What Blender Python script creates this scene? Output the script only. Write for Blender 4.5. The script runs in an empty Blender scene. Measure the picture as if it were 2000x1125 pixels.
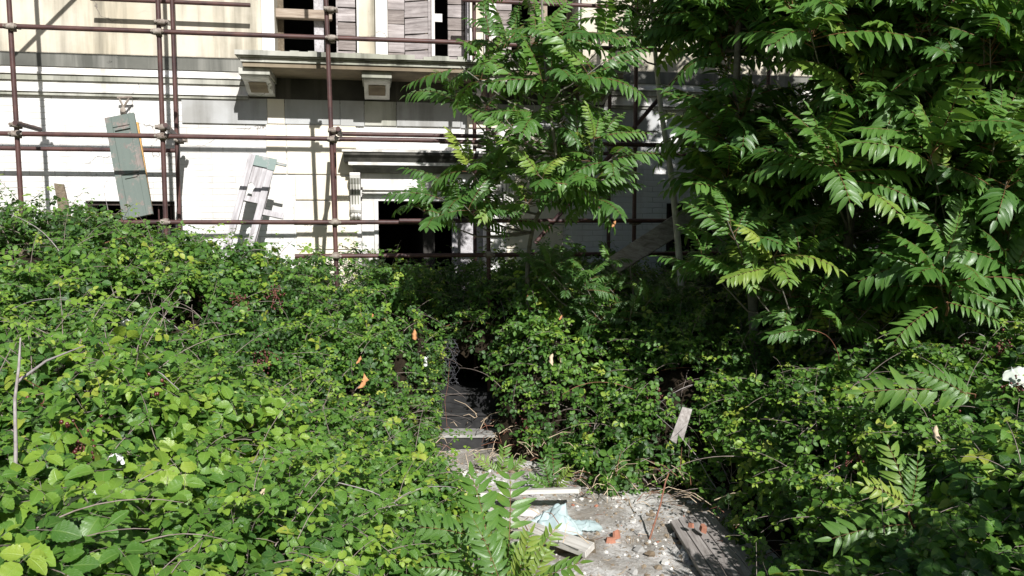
import bpy, math, random
import numpy as np
from mathutils import Vector, Matrix, noise
random.seed(7); rng = np.random.default_rng(7)
R = math.radians
S = bpy.context.scene
COL = S.collection

# ------------------------------------------------------------------ camera, sky, sun, exposure
EYE = 2.4; FPX = 1570.0; HOR = 433.0
PITCH = math.atan((562.5 - HOR) / FPX)
cd = bpy.data.cameras.new('camera'); cam = bpy.data.objects.new('camera', cd); COL.objects.link(cam)
cam.location = (0, 0, EYE); cam.rotation_euler = (R(90) - PITCH, 0, 0)
cd.sensor_width = 36; cd.lens = 36 * FPX / 2000; cd.clip_start = 0.05; cd.clip_end = 500
S.camera = cam
SUNV = Vector((-.54, 1.45, -1.05)).normalized()          # the way the light travels
ELEV = math.asin(-SUNV.z)
w = bpy.data.worlds.new('World'); S.world = w; w.use_nodes = True
nt = w.node_tree; bg = nt.nodes['Background']
sky = nt.nodes.new('ShaderNodeTexSky'); sky.sky_type = 'NISHITA'; sky.sun_disc = False
sky.sun_elevation = ELEV; sky.sun_rotation = math.atan2(-SUNV.x, -SUNV.y)
nt.links.new(sky.outputs[0], bg.inputs[0]); bg.inputs[1].default_value = 0.05
sd = bpy.data.lights.new('sun', 'SUN'); sun = bpy.data.objects.new('sun', sd); COL.objects.link(sun)
sd.energy = 5.0; sd.angle = R(0.5); sd.color = (1, .985, .96)
sun.rotation_euler = SUNV.to_track_quat('-Z', 'Y').to_euler()
S.view_settings.view_transform = 'Standard'; S.view_settings.look = 'None'
S.view_settings.exposure = 0.44; S.view_settings.gamma = 1
try:
    S.cycles.max_bounces = 6; S.cycles.diffuse_bounces = 2; S.cycles.transmission_bounces = 4
    S.cycles.use_denoising = True
except Exception: pass

# ------------------------------------------------------------------ measuring helpers
CP, SP = math.cos(PITCH), math.sin(PITCH)
def ray(px, py):
    a = (px - 1000) / FPX; b = -(py - 562.5) / FPX
    return Vector((a, CP + b * SP, -SP + b * CP))
def atY(px, py, Y):
    d = ray(px, py); return Vector((0, 0, EYE)) + d * (Y / d.y)
def atZ(px, py, z=0.0):
    d = ray(px, py); return Vector((0, 0, EYE)) + d * ((z - EYE) / d.z)
def project(P):                                            # vectorised
    P = np.asarray(P); y = P[..., 1]; z = P[..., 2] - EYE
    dep = y * CP - z * SP; up = y * SP + z * CP
    return 1000 + FPX * P[..., 0] / dep, 562.5 - FPX * up / dep
TH = math.atan(0.165); Y0 = 10.35
UX = Vector((math.cos(TH), math.sin(TH), 0)); NV = Vector((math.sin(TH), -math.cos(TH), 0))   # along the facade / out of it
ORI = Vector((0, Y0, 0))
def FW(px, py, off=0.0):                                   # world point on the plane parallel to the facade, off metres in front
    d = ray(px, py); o = Vector((0, 0, EYE)); p0 = ORI + NV * off
    return o + d * ((p0 - o).dot(NV) / d.dot(NV))
def F(px, py, off=0.0):                                    # the same in facade coordinates (u, w)
    p = FW(px, py, off) - ORI; return p.dot(UX), p.z
def caster(px, py, off):                                   # what throws the shadow seen on the wall at px,py
    p = FW(px, py); return p - SUNV * (off / -SUNV.dot(NV) if SUNV.dot(NV) < 0 else 0)

# ------------------------------------------------------------------ object helpers
def link(o, parent=None):
    COL.objects.link(o)
    if parent is not None: o.parent = parent
    return o
def empty(name, loc=(0, 0, 0), rot=(0, 0, 0), parent=None):
    o = bpy.data.objects.new(name, None); o.location = loc; o.rotation_euler = rot; o.empty_display_size = .2
    return link(o, parent)
def tag(o, label, cat=None, group=None, kind=None):
    if label: o['label'] = label
    if cat: o['category'] = cat
    if group: o['group'] = group
    if kind: o['kind'] = kind
    return o
class MB:
    def __init__(s): s.v = []; s.f = []; s.m = []; s.sm = []
    def add(s, vs, fs, mi=0, smooth=False):
        n = len(s.v); s.v += [tuple(v) for v in vs]
        for f in fs: s.f.append([i + n for i in f]); s.m.append(mi); s.sm.append(smooth)
    def box(s, a, b, mi=0, jit=0):
        x0, y0, z0 = a; x1, y1, z1 = b
        vs = [(x, y, z) for z in (z0, z1) for y in (y0, y1) for x in (x0, x1)]
        if jit: vs = [tuple(c + random.uniform(-jit, jit) for c in v) for v in vs]
        s.add(vs, [(0, 2, 3, 1), (4, 5, 7, 6), (0, 1, 5, 4), (2, 6, 7, 3), (0, 4, 6, 2), (1, 3, 7, 5)], mi)
    def quadbox(s, q, n, t, mi=0):                          # a slab: four corners q and thickness t along n
        n = Vector(n); q = [Vector(c) for c in q]; q2 = [c + n * t for c in q]
        s.add(q + q2, [(3, 2, 1, 0), (4, 5, 6, 7), (0, 1, 5, 4), (1, 2, 6, 5), (2, 3, 7, 6), (3, 0, 4, 7)], mi)
    def tube(s, pts, rad, n=8, mi=0, caps=True):
        pts = [Vector(p) for p in pts]
        if not hasattr(rad, '__len__'): rad = [rad] * len(pts)
        ref = None; vs = []
        for i, p in enumerate(pts):
            d = (pts[min(i + 1, len(pts) - 1)] - pts[max(i - 1, 0)]).normalized()
            if ref is None: ref = d.orthogonal().normalized()
            ref = (ref - d * ref.dot(d)).normalized(); b = d.cross(ref)
            for k in range(n):
                a = 2 * math.pi * k / n; vs.append(p + (ref * math.cos(a) + b * math.sin(a)) * rad[i])
        fs = [(i * n + k, i * n + (k + 1) % n, (i + 1) * n + (k + 1) % n, (i + 1) * n + k) for i in range(len(pts) - 1) for k in range(n)]
        s.add(vs, fs, mi, True)
        if caps: s.add([vs[k] for k in range(n)], [tuple(range(n))[::-1]], mi); s.add(vs[-n:], [tuple(range(n))], mi)
    def prism(s, prof, x0, x1, mi=0):                       # profile (y,z) points extruded along x
        n = len(prof); vs = [(x0, y, z) for y, z in prof] + [(x1, y, z) for y, z in prof]
        s.add(vs, [tuple(range(n))[::-1], tuple(range(n, 2 * n))] + [(i, (i + 1) % n, n + (i + 1) % n, n + i) for i in range(n)], mi)
    def build(s, name, mats, parent=None, bevel=0, loc=None, rot=None):
        me = bpy.data.meshes.new(name); me.from_pydata(s.v, [], s.f)
        for m in (mats if isinstance(mats, (list, tuple)) else [mats]): me.materials.append(m)
        me.polygons.foreach_set('material_index', s.m); me.polygons.foreach_set('use_smooth', s.sm); me.update()
        o = bpy.data.objects.new(name, me); link(o, parent)
        if bevel:
            b = o.modifiers.new('bevel', 'BEVEL'); b.width = bevel; b.segments = 1; b.limit_method = 'ANGLE'
        if loc is not None: o.location = loc
        if rot is not None: o.rotation_euler = rot
        return o

# ------------------------------------------------------------------ materials
class NG:
    def __init__(s, name):
        s.m = bpy.data.materials.new(name); s.m.use_nodes = True; s.t = s.m.node_tree
        s.b = s.t.nodes['Principled BSDF']; s.out = s.t.nodes['Material Output']
    def n(s, typ, **kw):
        nd = s.t.nodes.new('ShaderNode' + typ)
        for k, v in kw.items():
            if k.startswith('i_'):
                key = k[2:]; nd.inputs[int(key) if key.isdigit() else key.replace('_', ' ')].default_value = v
            else: setattr(nd, k, v)
        return nd
    def l(s, a, b): s.t.links.new(a, b)
    def noise(s, scale, detail=4, vec=None, rough=.55, dist=0):
        nd = s.n('TexNoise', i_Scale=scale, i_Detail=detail, i_Roughness=rough, i_Distortion=dist)
        if vec is not None: s.l(vec, nd.inputs['Vector'])
        return nd.outputs['Fac']
    def obj(s, scale=(1, 1, 1)):
        tc = s.n('TexCoord'); mp = s.n('Mapping'); mp.inputs['Scale'].default_value = scale
        s.l(tc.outputs['Object'], mp.inputs['Vector']); return mp.outputs[0]
    def ramp(s, fac, stops):
        r = s.n('ValToRGB'); el = r.color_ramp.elements
        while len(el) < len(stops): el.new(.5)
        for e, (p, c) in zip(el, stops): e.position = p; e.color = tuple(c) + (1,) if len(c) == 3 else c
        s.l(fac, r.inputs[0]); return r.outputs[0]
    def mix(s, fac, a, b, mode='MIX'):
        m = s.n('Mix', data_type='RGBA', blend_type=mode)
        for sock, v in ((m.inputs[0], fac), (m.inputs[6], a), (m.inputs[7], b)):
            if isinstance(v, (int, float)): sock.default_value = v
            elif isinstance(v, tuple): sock.default_value = v + (1,)
            else: s.l(v, sock)
        return m.outputs[2]
    def bump(s, h, strength=.3, dist=.01):
        b = s.n('Bump', i_Strength=strength, i_Distance=dist); s.l(h, b.inputs['Height']); s.l(b.outputs[0], s.b.inputs['Normal'])
    def col(s, c): s.l(c, s.b.inputs['Base Color']) if not isinstance(c, tuple) else setattr(s.b.inputs['Base Color'], 'default_value', c + (1,))
    def rough(s, r, spec=.3): s.b.inputs['Roughness'].default_value = r; s.b.inputs['Specular IOR Level'].default_value = spec
g3 = lambda v: (v, v, v)

def wall_paint(name, clean, stain, dirt, brick=False, amount=.5, crack=True):
    g = NG(name); v = g.obj()
    big = g.noise(.9, 6, v, .6); drip = g.noise(1, 5, g.obj((5, 5, .35)), .6); fine = g.noise(14, 6, v, .7)
    c = g.mix(g.ramp(big, [(.40, g3(0)), (.60, g3(1))]), clean, stain)
    c = g.mix(g.mix(1., g.ramp(drip, [(.47, g3(0)), (.68, g3(amount))]), g.ramp(big, [(.3, g3(.3)), (.6, g3(1))]), 'MULTIPLY'), c, dirt)
    h = fine
    # small flaked-off spots
    sp = g.ramp(g.noise(3.3, 8, v, .75, .4), [(.66, g3(0)), (.69, g3(1))])
    c = g.mix(sp, c, tuple(x * .72 for x in stain))
    if brick:
        rot = g.n('Mapping'); tc = g.n('TexCoord'); g.l(tc.outputs['Object'], rot.inputs['Vector']); rot.inputs['Rotation'].default_value = (R(-90), 0, 0)
        wob = g.n('VectorMath', operation='ADD'); g.l(rot.outputs[0], wob.inputs[0])
        nz = g.n('TexNoise', i_Scale=4., i_Detail=3.); g.l(rot.outputs[0], nz.inputs['Vector'])
        sc = g.n('VectorMath', operation='SCALE'); sc.inputs['Scale'].default_value = .03; g.l(nz.outputs['Color'], sc.inputs[0]); g.l(sc.outputs[0], wob.inputs[1])
        br = g.n('TexBrick', i_Scale=1.0); br.inputs['Mortar Size'].default_value = .009; br.inputs['Mortar Smooth'].default_value = .6
        br.inputs['Brick Width'].default_value = .27; br.inputs['Row Height'].default_value = .072
        g.l(wob.outputs[0], br.inputs['Vector'])
        pat = g.ramp(g.noise(2.2, 5, v), [(.35, g3(0)), (.6, g3(1))])
        mort = g.mix(1., br.outputs['Fac'], pat, 'MULTIPLY')
        c = g.mix(g.mix(1., mort, g3(.8), 'MULTIPLY'), c, (.44, .42, .39))
        miss = g.ramp(g.noise(1.7, 9, g.obj((1, 1, 3.2)), .8), [(.69, g3(0)), (.70, g3(1))])
        c = g.mix(miss, c, (.50, .23, .14))
        h = g.mix(.6, fine, g.mix(1., g3(1.), br.outputs['Fac'], 'SUBTRACT'))
        g.bump(h, .45, .012)
    else: g.bump(h, .25, .008)
    if crack:
        vo = g.n('TexVoronoi', feature='DISTANCE_TO_EDGE', i_Scale=.55); nn = g.n('VectorMath', operation='ADD'); g.l(v, nn.inputs[0])
        nz2 = g.n('TexNoise', i_Scale=2.5, i_Detail=6.); g.l(v, nz2.inputs['Vector']); g.l(nz2.outputs['Color'], nn.inputs[1]); g.l(nn.outputs[0], vo.inputs['Vector'])
        ck = g.ramp(vo.outputs['Distance'], [(.0, g3(1)), (.007, g3(0))])
        c = g.mix(g.mix(1., ck, g.ramp(g.noise(.7, 2, v), [(.48, g3(0)), (.56, g3(1))]), 'MULTIPLY'), c, (.16, .14, .12))
    g.col(c); g.rough(.85, .2); return g.m

def wood(name, a, b, c3, axis=2, scale=1.0, paint=None, pamt=.5):
    g = NG(name); sc = [14 * scale] * 3; sc[axis] = .9 * scale
    grain = g.noise(2.2, 7, g.obj(tuple(sc)), .7, .6); blot = g.noise(5, 5, g.obj())
    c = g.ramp(grain, [(.25, c3), (.5, a), (.75, b)])
    c = g.mix(g.ramp(blot, [(.45, g3(0)), (.75, g3(.6))]), c, tuple(x * .55 for x in a))
    if paint:
        f = g.ramp(g.noise(3.5, 8, g.obj((1.5, 1.5, .8)), .72), [(.36 + pamt * .18, g3(1)), (.44 + pamt * .18, g3(0))])
        c = g.mix(f, c, g.mix(grain, paint, tuple(x * .75 for x in paint)))
    g.col(c); g.rough(.8, .25); g.bump(grain, .5, .006); return g.m

def plain(name, a, b, sc=8, rough=.8, spec=.3, bump=.2, bd=.01, det=6):
    g = NG(name); f = g.noise(sc, det, g.obj(), .65)
    g.col(g.ramp(f, [(.3, a), (.7, b)])); g.rough(rough, spec); g.bump(f, bump, bd); return g.m

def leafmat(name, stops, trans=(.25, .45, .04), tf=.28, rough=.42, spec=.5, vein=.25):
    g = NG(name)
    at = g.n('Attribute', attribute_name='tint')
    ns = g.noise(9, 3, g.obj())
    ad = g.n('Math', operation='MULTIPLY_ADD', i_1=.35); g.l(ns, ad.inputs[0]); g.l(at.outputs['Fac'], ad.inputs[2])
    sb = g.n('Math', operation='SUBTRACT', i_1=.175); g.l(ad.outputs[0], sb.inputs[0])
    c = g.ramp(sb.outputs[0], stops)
    uv = g.n('UVMap', uv_map='leaf'); sx = g.n('SeparateXYZ'); g.l(uv.outputs[0], sx.inputs[0])
    ab = g.n('Math', operation='ABSOLUTE'); g.l(sx.outputs[0], ab.inputs[0])
    mid = g.ramp(ab.outputs[0], [(.03, g3(1)), (.10, g3(0))])
    # side veins run off the midrib towards the tip
    m1 = g.n('Math', operation='MULTIPLY_ADD', i_1=-.55); g.l(ab.outputs[0], m1.inputs[0]); g.l(sx.outputs[1], m1.inputs[2])
    m2 = g.n('Math', operation='MULTIPLY', i_1=44.); g.l(m1.outputs[0], m2.inputs[0]); sn = g.n('Math', operation='SINE'); g.l(m2.outputs[0], sn.inputs[0])
    vv = g.ramp(sn.outputs[0], [(.72, g3(0)), (1., g3(.5))])
    vf = g.mix(1., mid, vv, 'LIGHTEN')
    c2 = g.mix(g.mix(1., vf, g3(vein), 'MULTIPLY'), c, (.30, .42, .12))
    sp = g.ramp(g.noise(38, 3, g.obj()), [(.70, g3(0)), (.76, g3(.7))])
    c2 = g.mix(sp, c2, (.10, .075, .03))
    g.col(c2); g.rough(rough, spec)
    g.bump(g.mix(1., g3(1.), vf, 'SUBTRACT'), .35, .003)
    tr = g.n('BsdfTranslucent'); tc = g.mix(.65, c2, trans); g.l(tc, tr.inputs[0])
    mx = g.n('MixShader'); mx.inputs[0].default_value = tf
    g.l(g.b.outputs[0], mx.inputs[1]); g.l(tr.outputs[0], mx.inputs[2]); g.l(mx.outputs[0], g.out.inputs[0]); return g.m

M = {}
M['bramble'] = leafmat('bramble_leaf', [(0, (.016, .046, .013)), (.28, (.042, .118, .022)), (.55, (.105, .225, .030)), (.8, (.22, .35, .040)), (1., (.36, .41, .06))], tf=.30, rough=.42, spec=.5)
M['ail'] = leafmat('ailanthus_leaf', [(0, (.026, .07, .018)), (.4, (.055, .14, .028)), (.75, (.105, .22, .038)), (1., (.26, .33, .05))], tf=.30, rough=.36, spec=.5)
M['rachis'] = plain('leaf_stalk', (.12, .10, .035), (.22, .09, .05), 20, .5)
M['cane'] = plain('bramble_cane', (.16, .12, .10), (.32, .27, .24), 30, .7)
M['greycane'] = plain('grey_cane', (.22, .19, .18), (.42, .38, .37), 25, .75)
M['redcane'] = plain('red_cane', (.17, .07, .045), (.28, .13, .08), 25, .6)
M['shade_liner'] = plain('inner_shade', (.010, .008, .006), (.035, .026, .016), 22, .95, .1, .8, .03)  # near-black colour stands for the shade between the bramble leaves
M['berry'] = plain('berry_red', (.035, .008, .012), (.16, .035, .03), 40, .3, .6)
M['bark'] = plain('ailanthus_bark', (.10, .09, .072), (.25, .235, .20), 14, .8, .3, .4)
M['palebark'] = plain('pale_smooth_bark', (.30, .285, .26), (.55, .53, .49), 10, .8, .3, .4)
M['dry'] = plain('dry_leaf', (.36, .15, .06), (.62, .33, .15), 30, .7)
M['palebeige'] = plain('dry_beige', (.45, .33, .22), (.68, .55, .40), 30, .7)
M['brickwall'] = wall_paint('white_painted_brick', (.76, .755, .745), (.69, .67, .64), (.44, .42, .39), True, .55)
M['plaster'] = wall_paint('cream_plaster', (.62, .57, .475), (.50, .445, .34), (.22, .20, .155), False, 1.)
M['white'] = wall_paint('white_stucco', (.80, .79, .77), (.66, .64, .60), (.36, .34, .30), False, .9)
M['cream'] = wall_paint('rusticated_stucco', (.76, .705, .60), (.73, .655, .515), (.55, .50, .42), False, .35, False)
M['stucco'] = wall_paint('grey_stucco', (.46, .465, .465), (.34, .335, .32), (.20, .195, .18), False, .7, False)
M['soffit'] = wall_paint('shaded_soffit_stucco', (.30, .25, .18), (.20, .16, .11), (.10, .08, .06), False, .6, False)  # brown darkened to deepen the shade on balcony and bracket undersides
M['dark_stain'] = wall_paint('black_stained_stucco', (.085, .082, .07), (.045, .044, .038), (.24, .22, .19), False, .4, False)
M['moss'] = wall_paint('weathered_ledge', (.16, .16, .14), (.10, .10, .088), (.40, .39, .35), False, .6, False)
M['moss2'] = wall_paint('pale_weathered_ledge', (.50, .49, .44), (.32, .32, .26), (.11, .11, .09), False, 1., False)
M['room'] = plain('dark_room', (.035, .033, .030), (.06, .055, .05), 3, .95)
M['tube'] = plain('rusty_tube', (.030, .017, .019), (.125, .060, .050), 4, .5, .35, .15)
M['clamp'] = plain('cement_covered_clamp', (.10, .065, .05), (.40, .36, .31), 22, .8, .3, .5)
M['woodgrey'] = wood('weathered_board_x', (.36, .32, .31), (.56, .52, .51), (.10, .08, .08), 0)
M['woodgrey2'] = wood('weathered_board_dark', (.24, .205, .19), (.42, .375, .35), (.06, .045, .04), 0)
M['woodgreyy'] = wood('weathered_board_y', (.31, .28, .26), (.50, .47, .44), (.12, .10, .09), 1)
M['woodpale'] = wood('pale_board', (.60, .57, .52), (.78, .75, .70), (.34, .31, .27), 1)
M['wooddark'] = wood('dark_board', (.055, .042, .036), (.11, .085, .07), (.02, .016, .014), 1)
M['woodbeam'] = wood('beam', (.34, .27, .21), (.52, .45, .38), (.14, .10, .08), 0)
M['brownold'] = wood('brown_old_board', (.14, .11, .075), (.22, .18, .13), (.06, .045, .03), 1)
M['orange'] = wood('orange_batten', (.52, .30, .10), (.62, .40, .17), (.33, .18, .06), 1)
M['green'] = wood('green_shutter_paint', (.24, .20, .18), (.36, .32, .29), (.10, .08, .07), 1, 1, (.15, .18, .16), .85)
M['greyshut'] = wood('bare_shutter', (.42, .40, .41), (.62, .60, .61), (.20, .18, .18), 1)
M['greenish'] = wood('pale_green_rail', (.35, .34, .33), (.5, .49, .48), (.18, .16, .16), 0, 1, (.23, .29, .27), .9)
M['soil'] = plain('dry_soil', (.14, .115, .085), (.30, .26, .21), 7, .95, .1, .7, .04)
g = NG('dusty_path'); f1 = g.noise(2.2, 6, g.obj(), .6); f2 = g.noise(26, 8, g.obj(), .75)
cc = g.mix(g.ramp(f1, [(.42, g3(0)), (.6, g3(1))]), (.32, .295, .26), (.66, .645, .62)); g.col(g.mix(g.ramp(f2, [(.45, g3(0)), (.65, g3(.75))]), cc, (.24, .20, .16))); g.rough(.95, .1); g.bump(f2, .9, .02); M['dust'] = g.m
M['stone'] = plain('pale_stone', (.20, .19, .175), (.42, .41, .39), 6, .9, .2, .4)
M['rub'] = plain('rubble', (.45, .43, .39), (.75, .73, .69), 9, .9, .2, .4)
M['palebrown'] = plain('brown_crumb', (.16, .12, .08), (.30, .24, .17), 9, .9)
M['terra'] = plain('terracotta', (.28, .12, .075), (.44, .20, .13), 12, .85)
g = NG('blue_white_plastic'); f = g.noise(7, 5, g.obj()); g.col(g.ramp(f, [(.3, (.42, .54, .55)), (.7, (.56, .66, .66))])); g.rough(.45, .4)
tr = g.n('BsdfTranslucent'); tr.inputs[0].default_value = (.75, .85, .85, 1); mx = g.n('MixShader'); mx.inputs[0].default_value = .25
g.l(g.b.outputs[0], mx.inputs[1]); g.l(tr.outputs[0], mx.inputs[2]); g.l(mx.outputs[0], g.out.inputs[0]); M['plastic'] = g.m
M['paper'] = plain('white_paper', (.70, .72, .70), (.85, .85, .83), 9, .7)
M['palegrey'] = plain('pale_grey_plastic', (.40, .45, .38), (.60, .62, .55), 9, .6)
M['shadestone'] = plain('shade_dark_stone', (.018, .018, .019), (.05, .049, .048), 6, .9, .2, .4)  # stone coloured near-black to paint in the shade of the bramble gap
M['blue'] = plain('blue_plastic', (.12, .24, .36), (.25, .40, .52), 9, .4)
M['black'] = plain('black_plastic', (.02, .02, .022), (.05, .05, .055), 9, .4)
M['wire'] = plain('galvanised_wire', (.10, .10, .11), (.22, .22, .24), 9, .4)

# ------------------------------------------------------------------ the ground
def grid_sheet(name, x0, x1, y0, y1, n, m, hf, mat):
    mb = MB(); vs = [(x0 + (x1 - x0) * i / n, y0 + (y1 - y0) * j / m) for j in range(m + 1) for i in range(n + 1)]
    mb.add([(x, y, hf(x, y)) for x, y in vs], [(j * (n + 1) + i, j * (n + 1) + i + 1, (j + 1) * (n + 1) + i + 1, (j + 1) * (n + 1) + i) for j in range(m) for i in range(n)], 0, True)
    return mb.build(name, mat)
far = MB(); far.add([(-200, -200, -.06), (200, -200, -.06), (200, 200, -.06), (-200, 200, -.06)], [(0, 1, 2, 3)])
gr = grid_sheet('ground', -9, 10, -3, 13, 120, 110, lambda x, y: .025 * noise.fractal((x * 1.3, y * 1.3, 0), 1, 2, 5), M['soil'])
tag(gr, 'bare dry soil under the brambles', kind='structure')
fo = far.build('terrain', M['soil']); tag(fo, 'dry ground reaching out beyond the house', kind='structure')
PATH_PX = [(862, 905), (878, 985), (890, 1020), (1010, 1075), (1110, 1135), (1150, 1330), (1600, 1330), (1462, 1120), (1405, 1040), (1355, 985), (1310, 970), (1235, 990), (1150, 980), (1110, 940), (1040, 925), (985, 905), (955, 892), (955, 872), (862, 872)]
PATH = [atZ(x, y)[:2] for x, y in PATH_PX]
def path_h(x, y): return .012 + .022 * noise.fractal((x * 3, y * 3, 3), 1, 2, 5)
pb = grid_sheet('path', -1.1, 2.6, 4.0, 8.3, 110, 120, lambda x, y: path_h(x, y) + (.02 if True else 0), M['dust'])
tag(pb, 'pale dusty path strewn with rubble leading to the gap in the brambles', kind='structure')

# ------------------------------------------------------------------ the house (facade coordinates: x along, -y out, z up)
H = empty('house', ORI, (0, 0, TH)); tag(H, 'derelict white and cream villa with balcony behind the scaffolding', 'house')
U0, U1, WTOP = -8.5, 11.0, 7.6
zc = F(300, 192)[1]                                        # where painted brick stops and the mouldings begin
zt = F(300, 111)[1]
BAL = .80
zb = F(700, 104, BAL)[1]                                   # top of the balcony
door_u0, door_u1 = F(740, 500)[0], F(950, 500)[0]; door_top = F(800, 393)[1]; dc = (door_u0 + door_u1) / 2
gw0, gw1 = F(168, 420)[0], F(342, 420)[0]; gwt = F(300, 393)[1]
PORCH = .48
low_open = [(door_u0, door_u1, PORCH, door_top), (gw0, gw1, .95, gwt), (2 * dc - gw1, 2 * dc - gw0, .95, gwt)]
W = [(F(537, 60)[0], F(697, 60)[0]), (F(757, 60)[0], F(917, 60)[0]), (F(968, 60)[0], F(1128, 60)[0])]
up_open = [(a, b, zb + .02, zb + 2.6) for a, b in W]
extra = [(-7.6, -6.6), (6.3, 7.3), (9., 10.)]
up_open += [(a, b, zb + .9, zb + 2.6) for a, b in extra]
def wall_mesh(u0, u1, z0, z1, ops, thick=.42):
    mb = MB(); us = sorted({u0, u1} | {o[0] for o in ops} | {o[1] for o in ops}); zs = sorted({z0, z1} | {o[2] for o in ops} | {o[3] for o in ops})
    def hole(a, b, c, d): return any(o[0] - 1e-6 <= a and b <= o[1] + 1e-6 and o[2] - 1e-6 <= c and d <= o[3] + 1e-6 for o in ops)
    for a, b in zip(us, us[1:]):
        for c, d in zip(zs, zs[1:]):
            if not hole(a, b, c, d):
                mb.add([(a, 0, c), (b, 0, c), (b, 0, d), (a, 0, d)], [(0, 1, 2, 3)]); mb.add([(a, thick, c), (b, thick, c), (b, thick, d), (a, thick, d)], [(3, 2, 1, 0)])
    for a, b, c, d in ops:
        t = thick
        mb.add([(a, 0, c), (a, t, c), (a, t, d), (a, 0, d)], [(3, 2, 1, 0)]); mb.add([(b, 0, c), (b, t, c), (b, t, d), (b, 0, d)], [(0, 1, 2, 3)])
        mb.add([(a, 0, c), (b, 0, c), (b, t, c), (a, t, c)], [(0, 1, 2, 3)]); mb.add([(a, 0, d), (b, 0, d), (b, t, d), (a, t, d)], [(3, 2, 1, 0)])
    for u in (u0, u1): mb.add([(u, 0, z0), (u, thick, z0), (u, thick, z1), (u, 0, z1)], [(0, 1, 2, 3)])
    mb.add([(u0, 0, z1), (u1, 0, z1), (u1, thick, z1), (u0, thick, z1)], [(0, 1, 2, 3)])
    return mb
wl = wall_mesh(U0, U1, -.2, zc, low_open).build('wall', M['brickwall'], H); tag(wl, 'white painted brick ground floor wall')
wu = wall_mesh(U0, U1, zc, WTOP, up_open).build('wall', M['plaster'], H); tag(wu, 'stained cream plaster wall of the upper floor')
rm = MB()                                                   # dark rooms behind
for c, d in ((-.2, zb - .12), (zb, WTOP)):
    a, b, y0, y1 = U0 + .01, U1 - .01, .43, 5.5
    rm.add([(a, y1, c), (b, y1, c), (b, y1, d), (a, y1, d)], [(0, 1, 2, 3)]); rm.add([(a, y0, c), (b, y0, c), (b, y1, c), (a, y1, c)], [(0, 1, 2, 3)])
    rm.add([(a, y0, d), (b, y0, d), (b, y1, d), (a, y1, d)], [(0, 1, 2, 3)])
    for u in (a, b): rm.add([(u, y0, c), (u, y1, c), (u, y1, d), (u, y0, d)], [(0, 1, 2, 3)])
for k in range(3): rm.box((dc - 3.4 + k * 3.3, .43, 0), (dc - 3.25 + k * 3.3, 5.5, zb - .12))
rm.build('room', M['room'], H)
rf = MB(); rf.box((U0 - .4, -.6, WTOP), (U1 + .4, 6.0, WTOP + .25)); rf.build('roof', M['moss'], H)
for s in (U0, U1 - .4): pass
sw = MB(); sw.box((U0, .43, -.2), (U0 + .008, 5.9, WTOP)); sw.box((U1 - .008, .43, -.2), (U1, 5.9, WTOP)); sw.box((U0, 5.6, -.2), (U1, 5.9, WTOP)); sw.build('wall', M['brickwall'], H)

# string courses
bl, br_ = F(470, 150)[0], None
bu0 = F(458, 104, BAL)[0]; bu1 = 2 * dc - bu0 + .1
def course(y0, y1, off, mat, a=U0 - .02, b=U1 + .02, name='string_course', slope=0):
    z1_ = F(300, y0)[1]; z0_ = F(300, y1)[1]
    mb = MB(); segs = max(2, int((b - a) / .5)); 
    mb.prism([(0.001, z0_), (-off, z0_ + .004), (-off, z1_ - slope), (0.001, z1_)], a, b)
    return mb.build(name, mat, H)
for a, b in ((U0 - .02, bu0 + .02), (bu1 - .02, U1 + .02)):
    course(111, 137, .045, M['moss'], a, b)
    course(137.2, 148, .03, M['white'], a, b)
    course(148.2, 153, .085, M['white'], a, b)
    course(153.2, 164, .065, M['moss2'], a, b)
    course(164.2, 182, .035, M['white'], a, b)
    course(182.2, 186, .07, M['white'], a, b)
    course(186.2, 192, .05, M['moss2'], a, b)
# wall under the balcony: stained band then stucco
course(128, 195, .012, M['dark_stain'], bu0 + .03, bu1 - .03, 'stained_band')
mbs = MB(); z1_, z0_ = F(600, 195.5)[1], F(600, 243)[1]
edges = [F(p, 220)[0] for p in (356, 523, 557, 665, 712, 775, 900)]; edges = edges + [2 * dc - e for e in edges[:-1]][::-1]
for i, (a, b) in enumerate(zip(edges, edges[1:])):
    mbs.box((a, -.026 - .004 * (i % 2), z0_ - .01 * (i % 3 == 0)), (b - .006, .001, z1_), [0, 1, 0, 0, 2, 0][i % 6])
mbs.build('stucco_band', [M['stucco'], M['cream'], M['moss2']], H)
# rusticated blocks either side of the door
def blocks(sgn):
    mb = MB(); rows = [(244, 341), (342.5, 391), (392.5, 439), (440.5, 488), (489.5, 540), (541, 640)]
    zz = [(F(600, a)[1], F(600, b)[1]) for a, b in rows]
    for i, (t, b) in enumerate(zz):
        left = F(557 if i == 0 else 571 + 4 * (i % 2), 300)[0]; mid = F(562, 300)[0] if i == 0 else None; right = F(698, 400)[0]
        cuts = [left, right] if not i == 0 else [F(520, 300)[0], F(560, 300)[0], right]
        for a, c in zip(cuts, cuts[1:]):
            x0, x1 = a + .004, c - .004
            if sgn < 0: x0, x1 = 2 * dc - x1, 2 * dc - x0
            mb.box((x0, -.022, b + .004), (x1, .001, t - .004))
    return mb.build('rusticated_blocks', M['cream'], H, .006)
blocks(1); blocks(-1)
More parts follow.
